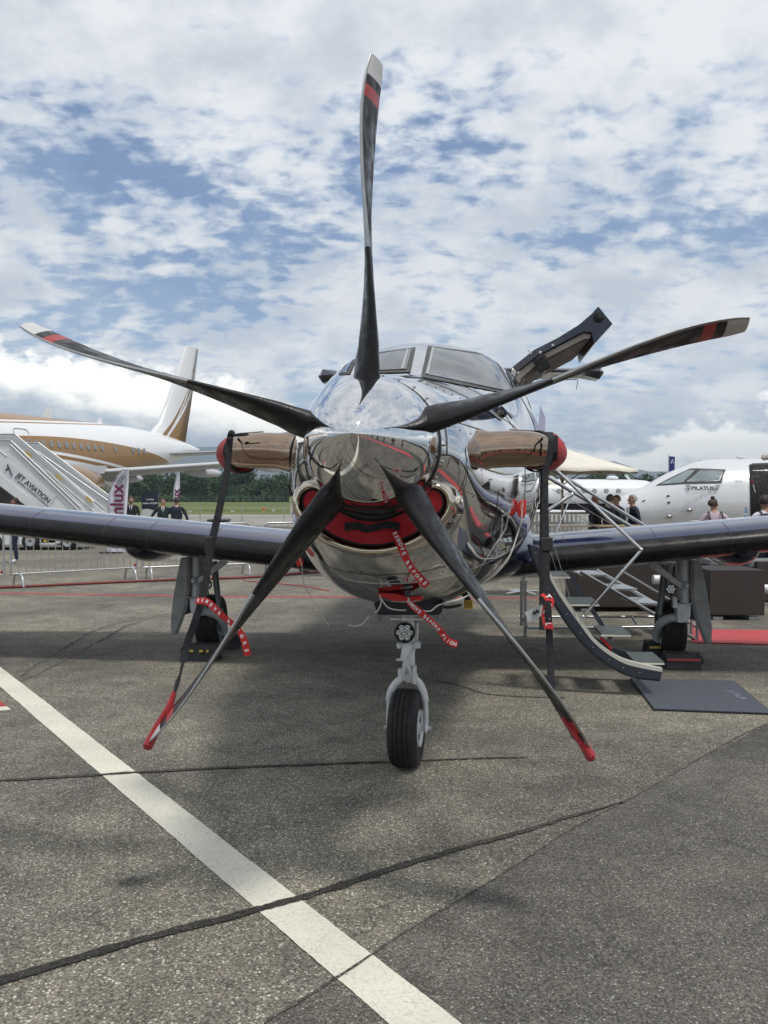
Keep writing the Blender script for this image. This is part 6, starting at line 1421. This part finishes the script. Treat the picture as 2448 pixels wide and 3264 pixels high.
def lounge(label, cat, x0, x1, ytop, ybot, d, dep, cushions=1, pillow=True):
    a, b = W(x0, ytop, d), W(x1, ybot, d); w = b.x - a.x; hh = a.z; t = thing('rattan_sofa', label, cat, ((a.x + b.x) / 2, d + dep / 2, 0), 0, 'dark rattan lounge furniture')
    MB().box((0, 0, .04 + hh / 2), (w, dep, hh - .04)).build('frame', rat, t, bevel=.012)
    for x in (-w / 2 + .12, w / 2 - .12): MB().box((x, -dep / 2 + .08, .02), (.12, .08, .04)).build('foot', alu, t)
    return t
lounge('dark woven rattan armchair side standing alone beside the right wheel', 'armchair', 2263, 2438, 1822, 1972, 10.7, .75)
lounge('long dark rattan sofa back seen behind the aluminium steps', 'sofa', 1842, 2225, 1798, 1950, 11.5, .8)
lounge('rattan sofa behind the armchair with grey cushions', 'sofa', 2180, 2330, 1800, 1930, 12.6, .8)
lounge('rattan sofa cut by the right edge', 'sofa', 2415, 2620, 1795, 1940, 12.2, .8)
for i, (x0, x1, y0, y1, d, lb) in enumerate(((2262, 2390, 1786, 1800, 12.4, 'grey seat cushion lying on the sofa behind the armchair'), (2390, 2560, 1788, 1806, 12.3, 'dark grey seat cushion on the sofa at the right edge'))):
    a, b = W(x0, y0, d), W(x1, y1, d); mb = MB(); mb.box(((a.x + b.x) / 2, d + .3, (a.z + b.z) / 2), (b.x - a.x, .6, abs(a.z - b.z) + .03)); tag(mb.build('cushion', cush, bevel=.02), lb, 'cushion', 'grey lounge cushions')
for i, (x, y, lb) in enumerate(((2099, 1847, 'white roll visible left of the right main strut'), (2256, 1845, 'white roll visible right of the gear door, upper one'), (2254, 1883, 'white roll visible right of the gear door, lower one'), (2450, 1877, 'white roll at the right edge beside the armchair'))):
    p = W(x, y, 11.2); mb = MB(); mb.tube([p - Vector((.07, 0, 0)), p + Vector((.07, 0, 0))], .058, 16); tag(mb.build('bolster', whitem), lb, 'roll', 'white rolls among the lounge furniture')
# aluminium boarding steps behind the wing
BS = thing('boarding_steps', 'aluminium boarding steps with tube handrails behind the right wing', 'stairs', tuple(Vector((W(1900, 1600, 9.6).x, 9.6, 0))))
alb = M('aluminium_tube', (.42, .43, .44), .32, .9, var=.1)
B_ = lambda x, y, d=9.5: W(x, y, d)
for a, b, d in (((1745, 1488), (2095, 1700), 9.9), ((1745, 1520), (2060, 1708), 9.3)): tubes('handrail', alb, [([B_(*a, d), B_(*b, d)], .021)], BS, 8, True)
for a, b, d in (((1850, 1822), (2098, 1965), 9.3), ((1902, 1818), (2100, 1930), 9.9), ((2098, 1965), (2218, 2038), 9.15), ((2100, 1930), (2225, 2000), 9.7)): tubes('stringer', alb, [([B_(*a, d), B_(*b, d)], .020)], BS, 8, True)
for x, y in ((1862, 1835), (1960, 1880), (2030, 1925), (2120, 1975)):
    a = B_(x, y, 9.35); mb = MB(); mb.box(a + Vector((.12, .3, 0)), (.26, .56, .02)); mb.build('tread', M('tread_plate', (.45, .47, .48), .3, .6), BS, world=True)
for x, y0, y1, d in ((1662, 1850, 1995, 9.3), (1674, 1850, 2030, 9.2), (2222, 1830, 2042, 9.15), (2204, 1960, 2020, 9.6)): tubes('leg', alb, [([B_(x, y0, d), B_(x, y1, d)], .016)], BS, 8, True)
for a, b, d in (((1655, 1966), (2100, 1966), 9.6), ((1682, 2002), (2090, 1998), 9.3), ((1662, 1962), (1682, 2002), 9.4), ((2010, 1960), (2030, 1990), 9.4)): tubes('base_rail', alb, [([B_(*a, d), B_(*b, d)], .013)], BS, 8, True)
for a, b in (((1900, 1575), (1790, 1560)), ((1760, 1560), (2000, 1700)), ((1830, 1640), (1940, 1700))): tubes('guard_wire', steel, [([B_(*a, 9.9), B_(*b, 9.9)], .004)], BS, 4, True)
tubes('mid_rail', alb, [([B_(1980, 1818, 9.6), B_(2200, 1950, 9.6)], .010)], BS, 6, True)
# chocks
chk = M('chock_rubber', (.012, .012, .013), .6, var=.2, bump=.4, bscale=60)
def chock(label, c, w, hgt, dep, stripe, rz=0):
    t = thing('wheel_chock', label, 'chock', c, rz - PSI, 'rubber wheel chocks')
    MB().prism([(-w / 2, -dep / 2, 0), (-w / 2, dep / 2, 0), (-w / 2, dep * .25, hgt), (-w / 2, -dep * .25, hgt)], (w, 0, 0)).build('block', chk, t, bevel=.008)
    if stripe == 'red': MB().box((0, -dep * .40, hgt * .6), (w * .92, .012, .022), Matrix.Rotation(R(-15), 3, 'X')).build('stripe', bred, t)
    if stripe == 'yellow':
        for x, ww in ((-w * .28, .07), (w * .06, .035), (w * .25, .02)): MB().box((x, -dep * .40, hgt * .62), (ww, .012, .022), Matrix.Rotation(R(-15), 3, 'X')).build('reflector', ytag, t)
    MB().tube(smooth_path([(w / 2 * (1 if stripe == 'red' else -1), 0, hgt * .75), (w / 2 * 1.18 * (1 if stripe == 'red' else -1), -.01, hgt * .7), (w / 2 * 1.22 * (1 if stripe == 'red' else -1), -.01, hgt * .35), (w / 2 * (1 if stripe == 'red' else -1), 0, hgt * .2)], 4), .006, 6).build('rope', web, t)
    return t
p = G(2183, 2135); chock('black chock with a red stripe in front of the right main wheel', (p.x, p.y + .1, 0), .30, .14, .22, 'red')
p = G(637, 2108); chock('black chock with yellow reflectors in front of the left main wheel', (p.x, p.y + .1, 0), .32, .15, .22, 'yellow')
p = G(738, 2068); chock('black chock lying inboard of the left main wheel', (p.x, p.y + .1, 0), .15, .14, .24, '', R(10))
p = G(2095, 2095); chock('black chock with one yellow mark inboard of the right main wheel', (p.x, p.y + .1, 0), .16, .15, .24, 'yellow', R(10))
# door mat
mt = thing('door_mat', 'dark blue mat with grey lettering at the foot of the airstair', 'mat', tuple(G(2230, 2220)))
mc = [G(2011, 2167), G(2338, 2175), G(2462, 2279), G(2086, 2265)]
mb = MB(); mb.prism([(q_.x, q_.y, .004) for q_ in mc], (0, 0, .010)); mb.build('pile', M('navy_mat_pile', (.028, .034, .058), .95, var=.25, scale=40, bump=.5, bscale=260, sheen=.3), mt, world=True)
ctr = sum(mc, Vector()) / 4; mb = MB(); inner = [ctr + (q_ - ctr) * 1.02 for q_ in mc]; mb.prism([(q_.x, q_.y, .004) for q_ in inner], (0, 0, .006)); mb.build('rubber_border', rub, mt, world=True)
tc_ = G(2345, 2221); text('PILATUS', .085, M('mat_print_grey', (.22, .24, .30), .9), (tc_.x, tc_.y, .0165), G(2318, 2205) - G(2372, 2238), Vector((.2, -1, 0)), mt, 'lettering', .0005, off=.001)
# visitors and a barrier line beyond the right edge, seen in the polished nose
vis = [o for o in COL.objects if o.type == 'EMPTY' and o.name.startswith('person') and o.get('category') == 'person'][:7]
rv = random.Random(11)
for i in range(11):
    src = vis[i % len(vis)]; c = copy_tree(src); c.location = (7.2 + rv.uniform(-.5, 1.6), -7 + i * 1.35 + rv.uniform(-.4, .4), 0); c.rotation_euler = (0, 0, rv.uniform(-3, 3)); c.scale = (1.08, 1.08, 1.08)
    c['label'] = 'visitor standing beyond the right edge of the frame, mirrored in the polished nose'; c['group'] = 'visitors mirrored in the nose'
for i, y in enumerate((-6.5, -4.2, -1.9, .4, 2.7, 5.0)):
    barrier('crowd barrier beyond the right edge, mirrored in the polished nose', (6.4, y, 0), (6.4, y + 2.2, 0), 'barriers mirrored in the nose')
mb = MB(); mb.box((5.6, -1.5, .008), (1.1, 17, .008)); tag(mb.build('carpet', m_carpet), 'long red carpet running past the port side, mirrored in the nose', 'carpet')
# haze
def haze():
    me = MB(); me.box((0, 3500, 314.5), (17800, 13000, 631)); o = me.build('haze', [], None, rn=False)
    m = bpy.data.materials.new('pale_air'); m.use_nodes = True; n = m.node_tree; n.nodes.clear(); v = n.nodes.new('ShaderNodeVolumePrincipled'); v.inputs['Color'].default_value = (.74, .87, 1.0, 1); v.inputs['Density'].default_value = 1.6e-4; v.inputs['Anisotropy'].default_value = .3
    ou = n.nodes.new('ShaderNodeOutputMaterial'); n.links.new(v.outputs[0], ou.inputs['Volume']); o.data.materials.clear(); o.data.materials.append(m); o['kind'] = 'stuff'; tag(o, 'pale summer haze filling the air to the far hills', 'haze')
haze()
